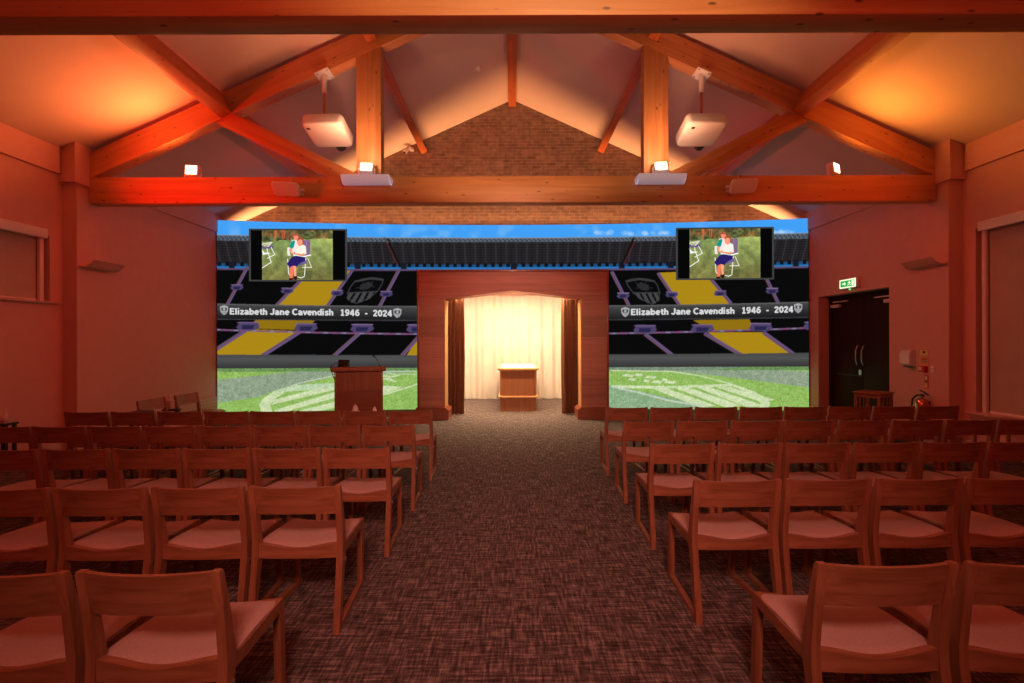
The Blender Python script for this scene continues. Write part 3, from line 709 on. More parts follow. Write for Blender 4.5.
def video_screen(ua, ub, va, vb, pa, pb, label, rot):
    uc = (ua+ub)/2; d = Ysc((uc-CX)/F*10.2)-0.10
    sx = d/F; w, h = (ub-ua)*sx, (vb-va)*sx
    c = at(uc, (va+vb)/2, d)
    t_ = thing('video_screen', label, 'video screen', c, rot, 'framed screens over the stadium picture')
    bm = B(); fw = 1.25*sx
    for px_, pz, sx_, sz in ((0, h/2-fw/2, w, fw), (0, -h/2+fw/2, w, fw), (-w/2+fw/2, 0, fw, h-2*fw), (w/2-fw/2, 0, fw, h-2*fw)):
        bx(bm, (px_, 0.0, pz), (sx_, 0.05, sz))
    obj('bezel', bm, M['bezel'], t_)
    bm = B(); bx(bm, (0, 0.012, 0), (w-2*fw, 0.02, h-2*fw)); obj('dark_panel', bm, M['panel'], t_)
    gx, gz = np.meshgrid(np.linspace((pa-uc)*sx, (pb-uc)*sx, 273), np.linspace(h/2-fw, -h/2+fw, 194))
    iy = np.linspace(0, PH-1.001, 194); ix = np.linspace(0, PW-1.001, 273)
    cc = phl[iy.astype(int)][:, ix.astype(int)]
    o = bpy.data.objects.new('photograph', grid_mesh('photograph', np.stack([gx, np.full_like(gx, -0.004), gz], -1), cc)); COL.objects.link(o); o.parent = t_
    return t_
video_screen(250.6, 346.6, 228.4, 280.6, 263.0, 332.7, 'dark framed screen showing a garden photograph, on the lectern side of the portal', 0.03)
video_screen(677.0, 772.9, 228.2, 280.3, 690.2, 760.0, 'dark framed screen showing a garden photograph, on the door side of the portal', -0.03)

# ---------------------------------------------------------------- portal, alcove curtains, catafalque
portal = thing('wooden_portal', 'reddish veneered portal with a low pointed opening before the picture wall', 'portal', (0, 9.04, 0))
PWd, PHt = 1.905, 2.975
bm = B()
prism(bm, [(-PWd+0.04, 0), (-1.365, 0), (-1.365, 2.40), (0, 2.565), (1.365, 2.40), (1.365, 0), (PWd-0.04, 0), (PWd-0.04, PHt-0.04), (-PWd+0.04, PHt-0.04)], 'y', 0.012, 0.41)
obj('surround', bm, M['veneer'], portal)
bm = B()
for s in (-1, 1): bx(bm, (s*(PWd-0.02), 0.205, PHt/2), (0.04, 0.43, PHt), bev=0.006)
bx(bm, (0, 0.205, PHt-0.02), (2*PWd-0.08, 0.43, 0.04), bev=0.006); obj('edge_trim', bm, M['cherry'], portal)
for s in (-1, 1):
    bm = B()
    xa, xb = s*1.93, s*1.275
    prism(bm, [(xa, 0), (xb, 0), (xb, 0.19), (s*1.345, 0.245), (xa, 0.245)], 'y', -0.05, 0.012)
    prism(bm, [(s*1.364, 0), (xb, 0), (xb, 0.19), (s*1.345, 0.245), (s*1.364, 0.245)], 'y', 0.012, 0.43)
    obj('plinth', bm, M['cherry'], portal)
    bm = B(); bx(bm, (s*1.358, 0.21, 1.32), (0.014, 0.40, 2.15)); obj('jamb_lining', bm, M['pale_wood'], portal)
def curtain(name, label, x0, x1, y, z0, z1, amp, folds, mat, taper=None, n=240, th=0.012, seed=1, group=None):
    r = np.random.default_rng(seed); ph_ = r.random(6)*6.28
    bm = B(); nz = 14; g = []
    for i in range(n+1):
        f = i/n; rowv = []
        for j in range(nz+1):
            h = j/nz
            w_ = amp*(0.75+0.35*(1-h))
            off = w_*(math.sin(2*PI*folds*f+1.4*math.sin(2*PI*f*folds*0.31+ph_[0])+ph_[1])*0.75+0.35*math.sin(2*PI*folds*2.3*f+ph_[2]+0.6*h))
            xx_ = x0+(x1-x0)*f
            if taper: xx_ = taper(f, h, xx_)
            rowv.append(bm.verts.new((xx_, y+off, z0+(z1-z0)*h)))
        g.append(rowv)
    for i in range(n):
        for j in range(nz): bm.faces.new((g[i][j], g[i+1][j], g[i+1][j+1], g[i][j+1]))
    bmesh.ops.solidify(bm, geom=bm.faces[:], thickness=th)
    return tag(obj(name, bm, mat, None, 60), label, 'curtain', group)
curtain('drape', 'cream full-width drape hanging in folds behind the catafalque', -1.72, 1.72, 12.2, 0.012, 2.78, 0.045, 9, M['cream'], seed=4)
def tl(f, h, x): return x + (0.02*math.sin(PI*h) if f > 0.6 else 0)*1.0*f
def tr2(f, h, x): return x - 0.02*math.sin(PI*h)*(1-f)
curtain('drape', 'dark brown drape drawn to the lectern side of the portal opening', -1.62, -1.04, 9.66, 0.012, 2.70, 0.05, 7, M['brown_velvet'], tl, 160, seed=5, group='dark brown drapes')
curtain('drape', 'dark brown drape drawn to the door side of the portal opening', 1.04, 1.62, 9.66, 0.012, 2.70, 0.05, 7, M['brown_velvet'], tr2, 160, seed=6, group='dark brown drapes')

def rrect(w, l, r, z, y0=0.0, seg=5):
    pts = []
    for cx_, cy_, a0 in ((w/2-r, y0+l-r, 0), (-w/2+r, y0+l-r, PI/2), (-w/2+r, y0+r, PI), (w/2-r, y0+r, 1.5*PI)):
        for k in range(seg+1):
            a = a0+PI/2*k/seg; pts.append((cx_+r*math.cos(a), cy_+r*math.sin(a), z))
    return pts
cat = thing('catafalque', 'wooden catafalque with pale top edge standing alone inside the portal', 'catafalque', (0.115, 10.1, 0))
bm = B(); loft(bm, [rrect(0.82, 1.75, 0.09, z) for z in (0.0, 0.90)]); obj('body', bm, M['cata'], cat)
bm = B(); loft(bm, [rrect(0.82, 1.76, 0.10, 0.885, -0.005), rrect(0.91, 1.85, 0.12, 0.915, -0.05), rrect(0.92, 1.86, 0.12, 0.935, -0.055), rrect(0.91, 1.85, 0.12, 0.955, -0.05), rrect(0.80, 1.72, 0.09, 0.958, 0.015)])
obj('top', bm, M['pale_wood'], cat)
bm = B(); loft(bm, [rrect(0.76, 1.6, 0.08, 0.957, 0.075), rrect(0.76, 1.6, 0.08, 0.968, 0.075)]); obj('inset_bed', bm, M['cream'], cat)
bm = B(); loft(bm, [rrect(0.83, 1.77, 0.09, 0.295, -0.01), rrect(0.90, 1.84, 0.11, 0.305, -0.045), rrect(0.90, 1.84, 0.11, 0.33, -0.045), rrect(0.83, 1.77, 0.09, 0.34, -0.01)]); obj('moulding', bm, M['pale_wood'], cat)

# ---------------------------------------------------------------- lectern and what is on it
lec = thing('lectern', 'reddish wooden lectern with an overhanging top, turned to the seats before the picture wall', 'lectern', (-2.54, 7.5, 0), 0.30)
bm = B()
for s in (-1, 1): bx(bm, (s*0.365, 0.20, 0.53), (0.03, 0.40, 1.06), bev=0.004)
obj('side_panel', bm, M['lectern'], lec)
bm = B(); bx(bm, (0, 0.02, 0.915), (0.70, 0.03, 0.33)); obj('upper_panel', bm, M['lectern'], lec)
bm = B(); bx(bm, (0, 0.024, 0.375), (0.70, 0.03, 0.745)); obj('lower_panel', bm, M['cherry'], lec)
bm = B(); bx(bm, (0, 0.21, 0.74), (0.70, 0.34, 0.02)); obj('shelf', bm, M['lectern'], lec)
bm = B(); prism(bm, [(-0.06, 1.078), (-0.06, 1.128), (-0.045, 1.146), (0.46, 1.105), (0.46, 1.062), (-0.03, 1.062)], 'x', -0.425, 0.425); obj('top', bm, M['lectern'], lec)
def lp(u, v, d): return at(u, v, d)
t = thing('tablet', 'black tablet propped up on the lectern top', 'tablet', (-2.83, 7.60, 1.128))
bm = B(); bx(bm, (0, 0, 0.055), (0.19, 0.018, 0.15), rot=Euler((-0.25, 0.03, 0)).to_matrix(), bev=0.006); obj('case', bm, M['black'], t)
bm = B(); bx(bm, (0, 0.05, 0.03), (0.12, 0.10, 0.012), rot=Euler((0.5, 0, 0)).to_matrix()); obj('stand', bm, M['black'], t)
t = thing('gooseneck_microphone', 'thin gooseneck microphone rising from the lectern top', 'microphone', (-2.27, 7.75, 1.126))
bm = B(); lathe(bm, [(0.025, -0.004), (0.025, 0.012), (0.008, 0.02)], 12); obj('base', bm, M['black'], t)
bm = B(); tube(bm, [(0, 0, 0.01), (-0.01, 0, 0.06), (-0.035, -0.01, 0.11), (-0.06, -0.02, 0.145)], 0.006, 8); obj('neck', bm, M['black'], t)
bm = B(); tube(bm, [(-0.055, -0.02, 0.14), (-0.075, -0.03, 0.17), (-0.10, -0.04, 0.195), (-0.11, -0.045, 0.203)], [0.009, 0.013, 0.013, 0.007], 10); obj('capsule', bm, M['black'], t)
bm = B(); tube(bm, [(-2.87, 7.58, 1.16), (-2.90, 7.58, 1.20), (-2.95, 7.55, 1.205), (-2.99, 7.50, 1.17), (-3.0, 7.46, 1.11), (-2.97, 7.46, 1.05), (-2.94, 7.52, 0.9), (-2.93, 7.56, 0.5), (-2.93, 7.56, 0.012)], 0.006, 8)
tag(obj('cable', bm, M['black']), 'thin black cable looping off the side of the lectern top', 'cable')

# ---------------------------------------------------------------- chairs
def post_pts(): return [(0.0, 0.0, 0.034, 0.034), (0.036, 0.22, 0.034, 0.040), (0.068, 0.40, 0.035, 0.050), (0.070, 0.47, 0.034, 0.048), (0.050, 0.62, 0.033, 0.036), (0.020, 0.775, 0.031, 0.026), (0.018, 0.785, 0.026, 0.020)]
def back_y(z):
    P = post_pts()
    for (y0, z0, *_), (y1, z1, *_) in zip(P, P[1:]):
        if z0 <= z <= z1: return y0+(y1-y0)*(z-z0)/(z1-z0)
    return 0.018
def wide(y): return 0.229-0.020*(y-0.07)/0.40        # half spacing of the frame: narrower towards the front
def make_chair(label):
    t = thing('linking_chair', label, 'chair', (0, 0, 0))
    for s in (-1, 1):
        bm = B(); loft(bm, [[(s*0.2285-w/2, y-h/2, z), (s*0.2285+w/2, y-h/2, z), (s*0.2285+w/2, y+h/2, z), (s*0.2285-w/2, y+h/2, z)] for y, z, w, h in post_pts()])
        obj('rear_leg', bm, M['beech_up'], t, 40)
        bm = B(); loft(bm, [[(s*x-0.016, y-0.018, z), (s*x+0.016, y-0.018, z), (s*x+0.016, y+0.018, z), (s*x-0.016, y+0.018, z)] for x, y, z in ((0.201, 0.492, 0.028), (0.205, 0.474, 0.25), (0.209, 0.460, 0.418), (0.209, 0.452, 0.436))])
        obj('front_leg', bm, M['beech_up'], t, 40)
        bm = B(); loft(bm, [[(s*x-0.015, y, z0), (s*x+0.015, y, z0), (s*x+0.015, y, z1), (s*x-0.015, y, z1)] for x, y, z0, z1 in ((0.2285, -0.012, 0.002, 0.030), (0.2285, 0.0, 0.001, 0.031), (0.200, 0.515, 0.001, 0.031), (0.1995, 0.525, 0.004, 0.026))]); obj('runner', bm, M['beech'], t)
        bm = B(); loft(bm, [[(s*x-0.014, y, z-0.05), (s*x+0.014, y, z-0.05), (s*x+0.014, y, z), (s*x-0.014, y, z)] for x, y, z in ((wide(0.06), 0.06, 0.446), (wide(0.25), 0.25, 0.438), (wide(0.46), 0.46, 0.436))]); obj('side_rail', bm, M['beech'], t)
    # rear and front rails: their top edges dip in the middle
    for nm, y, hw, zz in (('rear_rail', 0.064, 0.214, 0.458), ('front_rail', 0.455, 0.196, 0.434)):
        bm = B(); rings = []
        for k in range(17):
            f = k/16*2-1; x = f*hw; zt = zz-0.026*(math.cos(f*PI/2)**2); yb = -0.012*(1-f*f) if nm == 'rear_rail' else 0
            rings.append([(x, y-0.014+yb, 0.382), (x, y+0.014+yb, 0.382), (x, y+0.014+yb, zt), (x, y-0.014+yb, zt)])
        loft(bm, rings); obj(nm, bm, M['beech'], t)
    # back panel: bowed in plan, leaning with the posts, lower edge arched
    bm = B(); rings = []
    for k in range(21):
        f = k/20*2-1; x = f*0.2145; bow = -0.026*(1-f*f)
        zs_ = [0.624+0.008*(1-f*f), 0.67, 0.72, 0.772, 0.781-0.001*(1-f*f)]
        fr = [(x, back_y(z)+bow-0.008, z) for z in zs_]; bk = [(x, back_y(z)+bow+0.008, z) for z in zs_[::-1]]
        rings.append(fr+bk)
    loft(bm, rings); obj('backrest', bm, M['beech'], t, 40)
    # upholstered seat: dished, soft edges
    bm = B(); nx, ny = 16, 16; g = []
    for i in range(nx+1):
        col = []
        for j in range(ny+1):
            fx = i/nx*2-1; fy = j/ny; y = 0.066+fy*0.395
            z = 0.461-0.018*fy-0.026*math.cos(fx*PI/2)**2*(1-fy*0.75)+0.010*math.sin(PI*fy)
            z -= 0.014*max(abs(fx)**12, abs(fy*2-1)**12)
            col.append(bm.verts.new((fx*(wide(y)+0.008 if y > 0.10 else wide(y)-0.016), y-(0.012*(1-fx*fx))*(1-fy), z)))
        g.append(col)
    fs = [bm.faces.new((g[i][j], g[i+1][j], g[i+1][j+1], g[i][j+1])) for i in range(nx) for j in range(ny)]
    r = bmesh.ops.extrude_face_region(bm, geom=fs)
    for v in r['geom']:
        if isinstance(v, bmesh.types.BMVert): v.co.z = 0.400
    obj('seat', bm, M['fabric'], t, 50)
    bm = B(); bx(bm, (0.250, 0.065, 0.365), (0.010, 0.022, 0.022), bev=0.003); obj('linking_clip', bm, M['steel'], t)
    return t
ROWS_L = [(1.510, 1.505, 2, -0.966, 0.503), (2.393, 2.365, 4, -0.906, 0.503), (3.247, 3.225, 6, -0.880, 0.498), (4.117, 4.10, 8, -0.890, 0.494), (4.975, 4.955, 8, -0.886, 0.502)]
ROWS_R = [(1.544, 1.55, 2, 1.026, 0.512), (2.470, 2.50, 4, 0.977, 0.503), (3.341, 3.38, 6, 1.003, 0.503), (4.285, 4.31, 8, 1.034, 0.509), (5.161, 5.20, 8, 1.048, 0.510)]
RN = ['rear row', 'second row from the rear', 'middle row', 'second row from the front', 'front row']
ON = ['on the aisle', 'second from the aisle', 'third from the aisle', 'fourth from the aisle', 'fifth from the aisle', 'sixth from the aisle', 'seventh from the aisle', 'eighth from the aisle']
KC = 1.0263                      # chairs are a shade larger than a half-metre pitch
ROWS_L = [(a*KC, b*KC, c, e_*KC, p_*KC) for a, b, c, e_, p_ in ROWS_L]; ROWS_R = [(a*KC, b*KC, c, e_*KC, p_*KC) for a, b, c, e_, p_ in ROWS_R]
proto = None
for side, rows_ in ((-1, ROWS_L), (1, ROWS_R)):
    for ri, (d0, d1, cnt, edge, pit) in enumerate(rows_):
        span = (cnt-1)*pit
        for k in range(cnt):
            xc = edge+side*(0.2455+k*pit); d = d0+(d1-d0)*(k/max(cnt-1, 1))+random.uniform(-0.006, 0.006)
            ang = math.atan2((d1-d0), span)*(1 if side > 0 else -1)+random.uniform(-0.006, 0.006)
            if ri == 0: ang = random.uniform(-0.006, 0.006)
            lab = f'wooden chair {ON[k]} in the {RN[ri]}, {"lectern" if side < 0 else "door"} side'
            loc = (xc, d-0.02, 0)
            if proto is None:
                proto = make_chair(lab); proto.location = loc; proto.rotation_euler = (0, 0, ang); proto['group'] = 'linked chairs in rows'
            else:
                dup(proto, loc, ang, lab, 'linked chairs in rows')
# two chairs by the wall, seen side-on, facing the middle
for (u, v, lab) in ((151, 398, 'wooden chair turned sideways by the wall, the nearer of two flanking the small black table'), (186, 393, 'wooden chair turned sideways by the wall, the farther of two flanking the small black table')):
    d = 0.78/(v-CY)*F
    X_ = (u-CX)*d/F
    dup(proto, (X_-0.02, d, 0), -PI/2+0.025, lab, 'side chairs by the wall')

# ---------------------------------------------------------------- small tables and tissue boxes
def small_table(name, label, loc, w, l, h, mat, legmat, rotz=0.0):
    t = thing(name, label, 'table', loc, rotz)
    bm = B(); bx(bm, (0, 0, h-0.012), (w, l, 0.024), bev=0.005); obj('tabletop', bm, mat, t)
    for sx in (-1, 1):
        for sy in (-1, 1):
            bm = B(); bx(bm, (sx*(w/2-0.03), sy*(l/2-0.03), (h-0.024)/2), (0.03, 0.03, h-0.024)); obj('leg', bm, legmat, t)
    return t
def tissue_box(label, loc, rotz=0.0, hbox=0.11):
    t = thing('tissue_box', label, 'tissue box', loc, rotz, 'tissue boxes')
    bm = B(); bx(bm, (0, 0, hbox/2), (0.115, 0.115, hbox), bev=0.004); obj('carton', bm, M['box'], t)
    bm = B(); r = []
    for z, rad in ((-0.01, 0.03), (0.03, 0.035), (0.06, 0.024), (0.095, 0.004)):
        r.append([(rad*(1+0.35*math.sin(3*a+z*40))*math.cos(a)+0.1*z, rad*0.55*(1+0.3*math.cos(4*a))*math.sin(a), hbox+z) for a in np.linspace(0, 2*PI, 14, endpoint=False)])
    loft(bm, r); obj('tissue', bm, M['tissue'], t, 60)
    return t
p = at(171.5, 400, 6.53)
small_table('side_table', 'small black-topped table between the two side chairs', (p.x, p.y, 0), 0.22, 0.095, 0.60, M['black'], M['black'])
tissue_box('tissue box with a dark band, on the black table between the side chairs', (p.x-0.03, p.y, 0.601), 0.0, 0.12).scale = (0.78, 0.78, 1.0)
p = at(142, 411, 5.76)
small_table('side_table', 'small black-topped table in front of the nearer side chair', (p.x, p.y-0.02, 0), 0.20, 0.18, 0.69, M['black'], M['black'])
p = at(5, 421, 5.72)
small_table('side_table', 'small dark-topped table against the wall under the high window', (-6.375, p.y-0.02, 0), 0.20, 0.16, 0.555, M['black'], M['black'])
tissue_box('tissue box on the dark table under the high window', (-6.37, p.y-0.02, 0.556), 0.0, 0.05)
p = at(203.5, 411, 7.4)
t = thing('round_table', 'round brown table top peeping over the front row before the picture wall', 'table', (p.x, 7.4, 0))
bm = B(); lathe(bm, [(0.285, 0.395), (0.30, 0.405), (0.30, 0.42), (0.285, 0.43)], 32); obj('tabletop', bm, M['lectern'], t)
bm = B(); lathe(bm, [(0.03, 0.02), (0.028, 0.395)], 14); obj('column', bm, M['lectern'], t)
bm = B(); lathe(bm, [(0.18, 0.0), (0.17, 0.02), (0.03, 0.035)], 24); obj('base', bm, M['lectern'], t)
small_table('low_table', 'low wooden table holding two tissue boxes in front of the lectern', (-2.12, 6.45, 0), 0.75, 0.35, 0.46, M['lectern'], M['lectern'])
tissue_box('tissue box nearer the side wall on the low table before the lectern', (at(354.5, 410, 6.45).x, 6.45, 0.461), 0.2, 0.115)
tissue_box('tissue box nearer the aisle on the low table before the lectern', (at(374, 410, 6.45).x, 6.45, 0.461), -0.4, 0.085)
# slatted wooden table in front of the door
t = thing('slatted_table', 'small slat-sided wooden table standing before the dark double door', 'table', (5.66, 7.15, 0), 0.5)
bm = B(); bx(bm, (0, 0, 0.735), (0.44, 0.38, 0.028), bev=0.005); obj('tabletop', bm, M['beech'], t)
for sx in (-1, 1):
    for sy in (-1, 1):
        bm = B(); bx(bm, (sx*0.185, sy*0.155, 0.36), (0.04, 0.04, 0.72)); obj('leg', bm, M['beech'], t)
bm = B()
for s in (-1, 1):
    bx(bm, (0, s*0.155, 0.69), (0.33, 0.022, 0.05)); bx(bm, (s*0.185, 0, 0.69), (0.022, 0.27, 0.05))
obj('apron', bm, M['beech'], t)
for s in (-1, 1):
    for k in (-0.06, 0.06):
        bm = B(); bx(bm, (k, s*0.155, 0.42), (0.035, 0.014, 0.50)); obj('slat', bm, M['beech'], t)
bm = B()
for s in (-1, 1): bx(bm, (0, s*0.155, 0.15), (0.33, 0.02, 0.04))
obj('stretcher', bm, M['beech'], t)
# table under the tall window, with a black folder
small_table('side_table', 'wooden table against the wall under the tall window', (6.22, 5.55, 0), 0.50, 0.80, 0.545, M['beech'], M['beech'])
bm = B(); bx(bm, (6.30, 5.42, 0.556), (0.22, 0.36, 0.018), bev=0.003); tag(obj('folder', bm, M['black']), 'flat black folder on the table under the tall window', 'folder')
# low finned heater on the wall beside the picture wall
t = thing('convector_heater', 'low pale finned heater along the wall near the side chairs', 'heater', (-6.5, 8.85, 0))
bm = B(); bx(bm, (0.05, 0, 0.24), (0.08, 2.0, 0.30), bev=0.008); obj('casing', bm, M['plaster'], t)
for k in range(4):
    bm = B(); bx(bm, (0.094, 0, 0.14+0.07*k), (0.012, 1.96, 0.012)); obj('fin', bm, M['skirting'], t)
bm = B()
for s in (-1, 1): bx(bm, (0.05, s*0.8, 0.045), (0.05, 0.05, 0.09))
obj('foot', bm, M['skirting'], t)

# ---------------------------------------------------------------- fittings on the trusses
DF = 6.83-0.09
def floodlight(loc, rotz, tilt, label, lens, s=1.0):
    t = thing('floodlight', label, 'floodlight', loc, rotz, 'floodlights on the truss')
    R3 = Euler((tilt, 0, 0)).to_matrix(); c = Vector((0, 0, 0.115*s))
    bm = B(); bx(bm, c, (0.17*s, 0.09*s, 0.15*s), R3, bev=0.012*s); obj('housing', bm, M['white'], t)
    bm = B(); bx(bm, c+R3 @ Vector((0, -0.047*s, 0)), (0.135*s, 0.012, 0.115*s), R3, bev=0.003); obj('lens', bm, lens, t)
    bm = B()
    for q in (-1, 1): bx(bm, (q*0.095*s, 0.0, 0.065*s), (0.012*s, 0.03*s, 0.125*s))
    bx(bm, (0, 0, 0.006), (0.2*s, 0.03*s, 0.012)); obj('bracket', bm, M['white'], t)
    return t
pA = at(194.5, 168, 6.88); pB = at(832.5, 165.5, 6.88)
floodlight((pA.x, 6.86, 4.003), 0.12, -0.1, 'lit orange floodlight standing alone on the tie beam, lectern side', M['flood'], 1.12)
floodlight((pB.x, 6.86, 4.003), 0.55, -0.12, 'lit amber floodlight standing alone on the tie beam, door side', M['flood_y'], 1.12)
def gutter_profile(w, h, n=10, th=0.008):
    """half-curved tray, open at the top: from the wall out to a lifted lip; returns closed outline (y outwards, z)"""
    o = [(w*k/n, h*((k/n-0.38)/0.62)**2 if k/n > 0.38 else h*0.9*((0.38-k/n)/0.38)**3*0.25) for k in range(n+1)]
    return o+[(y, z+th) for y, z in o[::-1]]
for u, wd in ((370, 'lectern'), (658.5, 'door')):
    X_ = (u-CX)*DF/F; d = DF-0.01
    t = thing('curved_uplighter', f'white curved tray light fixed at the foot of the {wd}-side queen post', 'uplighter', (X_, DF, 3.965), 0, 'curved trays under the queen posts')
    sg = 1 if wd == 'lectern' else -1
    bm = B(); prof = [(-0.004, -0.04), (-0.06, -0.115), (-0.12, -0.125), (-0.20, -0.075), (-0.228, -0.012), (-0.221, -0.008), (-0.19, -0.06), (-0.12, -0.108), (-0.065, -0.10), (-0.004, -0.02)]
    prism(bm, prof, 'x', -0.345, 0.345)
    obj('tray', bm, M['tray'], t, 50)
    bm = B()
    for q in (-0.339, 0.339): prism(bm, [(-0.004, -0.04), (-0.06, -0.115), (-0.12, -0.125), (-0.20, -0.075), (-0.225, -0.012), (-0.004, -0.012)], 'x', q-0.006, q+0.006)
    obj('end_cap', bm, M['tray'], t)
    floodlight((X_, DF-0.115, 3.93), 0.1*sg, -0.42, f'lit floodlight sitting in the white tray of the {wd}-side queen post', M['flood'], 1.15)
for s, wd in ((-1, 'under the high window side'), (1, 'above the extinguisher')):
    lab = 'curved shelf-like uplighter on the pilaster beside the high window' if s < 0 else 'curved shelf-like uplighter on the pilaster above the fire signs'
    t = thing('wall_uplighter', lab, 'uplighter', (s*6.3, 6.85, 2.66), 0, 'wall uplighters')
    bm = B()
    prof = [(0.0, 0.0), (0.05, -0.012), (0.12, -0.008), (0.18, 0.025), (0.23, 0.075), (0.262, 0.092), (0.262, 0.100), (0.222, 0.088), (0.172, 0.042), (0.118, 0.010), (0.05, 0.004), (0.0, 0.02)]
    prism(bm, [(-s*y, z) for y, z in prof], 'y', -0.26, 0.26); obj('shell', bm, M['plaster'], t, 50)
    bm = B(); bx(bm, (-s*0.03, 0, 0.03), (0.06, 0.3, 0.05)); obj('lamp_holder', bm, M['white'], t)
for u, v, s in ((287.5, 188.3, -1), (743, 186.6, 1)):
    c = at(u, v, 6.60)
    t = thing('loudspeaker', f'pale oblong loudspeaker on the tie beam, {"lectern" if s < 0 else "door"} side', 'loudspeaker', (c.x, 6.60, c.z), 0, 'loudspeakers on the tie beam')
    R3 = Euler((0.34, 0, -s*0.16)).to_matrix()
    bm = B(); pts = [(-0.195, -0.10), (0.165, -0.10), (0.195, 0.10), (-0.165, 0.10)] if s > 0 else [(-0.165, -0.10), (0.195, -0.10), (0.165, 0.10), (-0.195, 0.10)]
    rings = []
    for y, k in ((-0.08, 0.90), (-0.065, 1.0), (0.03, 0.95), (0.075, 0.72)):
        rr = []
        for i, (x, z) in enumerate(pts):
            for (dx, dz) in ((0.0, 0.0),):
                pr, nx2 = pts[i-1], pts[(i+1) % 4]
                for q in ((pr, 0.12), (nx2, 0.08 if False else 0.12)):
                    f_ = 0.028/math.hypot(q[0][0]-x, q[0][1]-z); rr.append(R3 @ Vector(((x+(q[0][0]-x)*f_)*k, y, (z+(q[0][1]-z)*f_)*k)))
        rings.append(rr)
    loft(bm, rings); obj('cabinet', bm, M['grille'], t)
    bm = B(); tube(bm, [(-s*0.17, 0.03, 0.0), (-s*0.20, 0.06, 0.0), (-s*0.20, 0.11, 0.0), (-s*0.14, 0.136, 0.0)], 0.014); bx(bm, (-s*0.14, 0.134, 0.0), (0.08, 0.010, 0.10)); obj('bracket', bm, M['grille'], t)
    bm = B(); tube(bm, [(0, 0.06, 0.06), (0, 0.10, 0.13), (0, 0.14, 0.22)], 0.005, 6); obj('cable', bm, M['grille'], t)

def projector(u, s, label):
    d = 6.83; X_ = (u-CX)*d/F
    zr = APEX-SLOPE*abs(X_)-0.075-0.37
    t = thing('ceiling_projector', label, 'projector', (X_, d, zr), 0, 'hanging projectors')
    al = math.atan(SLOPE)*(-s)      # slope of the rafter underside
    R3 = Euler((0, -al*(-1) if False else math.atan(SLOPE)*(1 if s > 0 else -1), 0)).to_matrix()
    bm = B(); bx(bm, (0, -0.03, -0.010), (0.22, 0.26, 0.016), R3, bev=0.003); mp = obj('mount_plate', bm, M['white'], t)
    for q in (-0.08, 0.08):
        for w_ in (-0.125, 0.065):
            bm = B(); bx(bm, R3 @ Vector((q, w_, -0.008)) + Vector((0, 0, -0.012)), (0.016, 0.016, 0.008), R3); obj('bolt', bm, M['black'], mp)
    bm = B(); tube(bm, [(0, -0.03, -0.01), (0, -0.03, -0.09), (0, -0.03, -0.28)], [0.045, 0.036, 0.036], 14); obj('mount_sleeve', bm, M['white'], t)
    bm = B(); tube(bm, [(0, -0.03, -0.26), (0, -0.03, -0.75)], 0.019, 14); obj('pole', bm, M['copper'], t)
    bc = Vector((0.07 if s < 0 else -0.03, -0.06, -0.855)); Rt = Euler((-0.28, 0, 0)).to_matrix() @ Euler((0, 0, s*0.02)).to_matrix()
    rings = []
    for z, k in ((-0.088, 0.90), (-0.082, 0.955), (-0.06, 0.985), (0.055, 1.0), (0.075, 0.985), (0.085, 0.95)):
        pts = [((x-0)*k, (y-0.26)*k, z) for x, y, _ in rrect(0.59, 0.52, 0.07, 0.0)]
        rings.append([bc + Rt @ Vector(p) for p in pts])
    bm = B(); loft(bm, rings); body = obj('body', bm, M['white'], t, 50)
    bm = B(); bx(bm, bc+Rt @ Vector((-0.22 if s < 0 else -0.18, -0.15, -0.089)), (0.05, 0.032, 0.006), Rt); obj('sensor_window', bm, M['black'], body)
    bm = B(); bx(bm, bc+Rt @ Vector((0.03, -0.04, -0.089)), (0.10, 0.016, 0.004), Rt); bx(bm, bc+Rt @ Vector((0.03, -0.10, -0.089)), (0.06, 0.008, 0.004), Rt); bx(bm, bc+Rt @ Vector((0.04, 0.05, -0.089)), (0.014, 0.012, 0.004), Rt)
    obj('underside_marking', bm, M['grille'], body)
    bm = B(); bx(bm, bc+Rt @ Vector((0.03, -0.2585, 0.03)), (0.08, 0.004, 0.022), Rt); obj('rear_marking', bm, M['grille'], body)
    bm = B(); prof = [(0.075, 0.0), (0.075, 0.05), (0.062, 0.06)]
    rr = [[bc+Rt @ Vector((0.09+r*math.cos(a), 0.25+y, -0.045+r*math.sin(a))) for a in np.linspace(0, 2*PI, 20, endpoint=False)] for r, y in prof]
    loft(bm, rr); obj('lens', bm, M['black'], t, 40)
projector(326, -1, 'white projector hanging from the rafter beside the lectern-side queen post')
projector(701.5, 1, 'white projector hanging from the rafter beside the door-side queen post')
# detector on the ceiling slope, small camera on the gable
X_ = -0.68; zc = APEX-SLOPE*0.68; d = (zc-CAMZ)*F/(CY-68)
t = thing('smoke_detector', 'small round white detector on the ceiling slope near the ridge', 'smoke detector', (X_, d, zc)); t.rotation_euler = (0, -math.atan(SLOPE), 0)
bm = B(); lathe(bm, [(0.055, 0.0), (0.058, -0.02), (0.045, -0.035)], 20); obj('base', bm, M['white'], t)
bm = B(); lathe(bm, [(0.04, -0.034), (0.036, -0.06), (0.012, -0.068)], 20); obj('sensor_head', bm, M['white'], t)
p = at(410, 151, YG)
t = thing('security_camera', 'small white camera on the brick gable at the foot of a purlin', 'camera', (p.x, YG, p.z))
bm = B(); bx(bm, (0.06, -0.015, 0.04), (0.09, 0.03, 0.09), bev=0.006); obj('wall_plate', bm, M['white'], t)
bm = B(); tube(bm, [(0.06, -0.02, 0.04), (0.0, -0.10, 0.02)], 0.018); obj('arm', bm, M['white'], t)
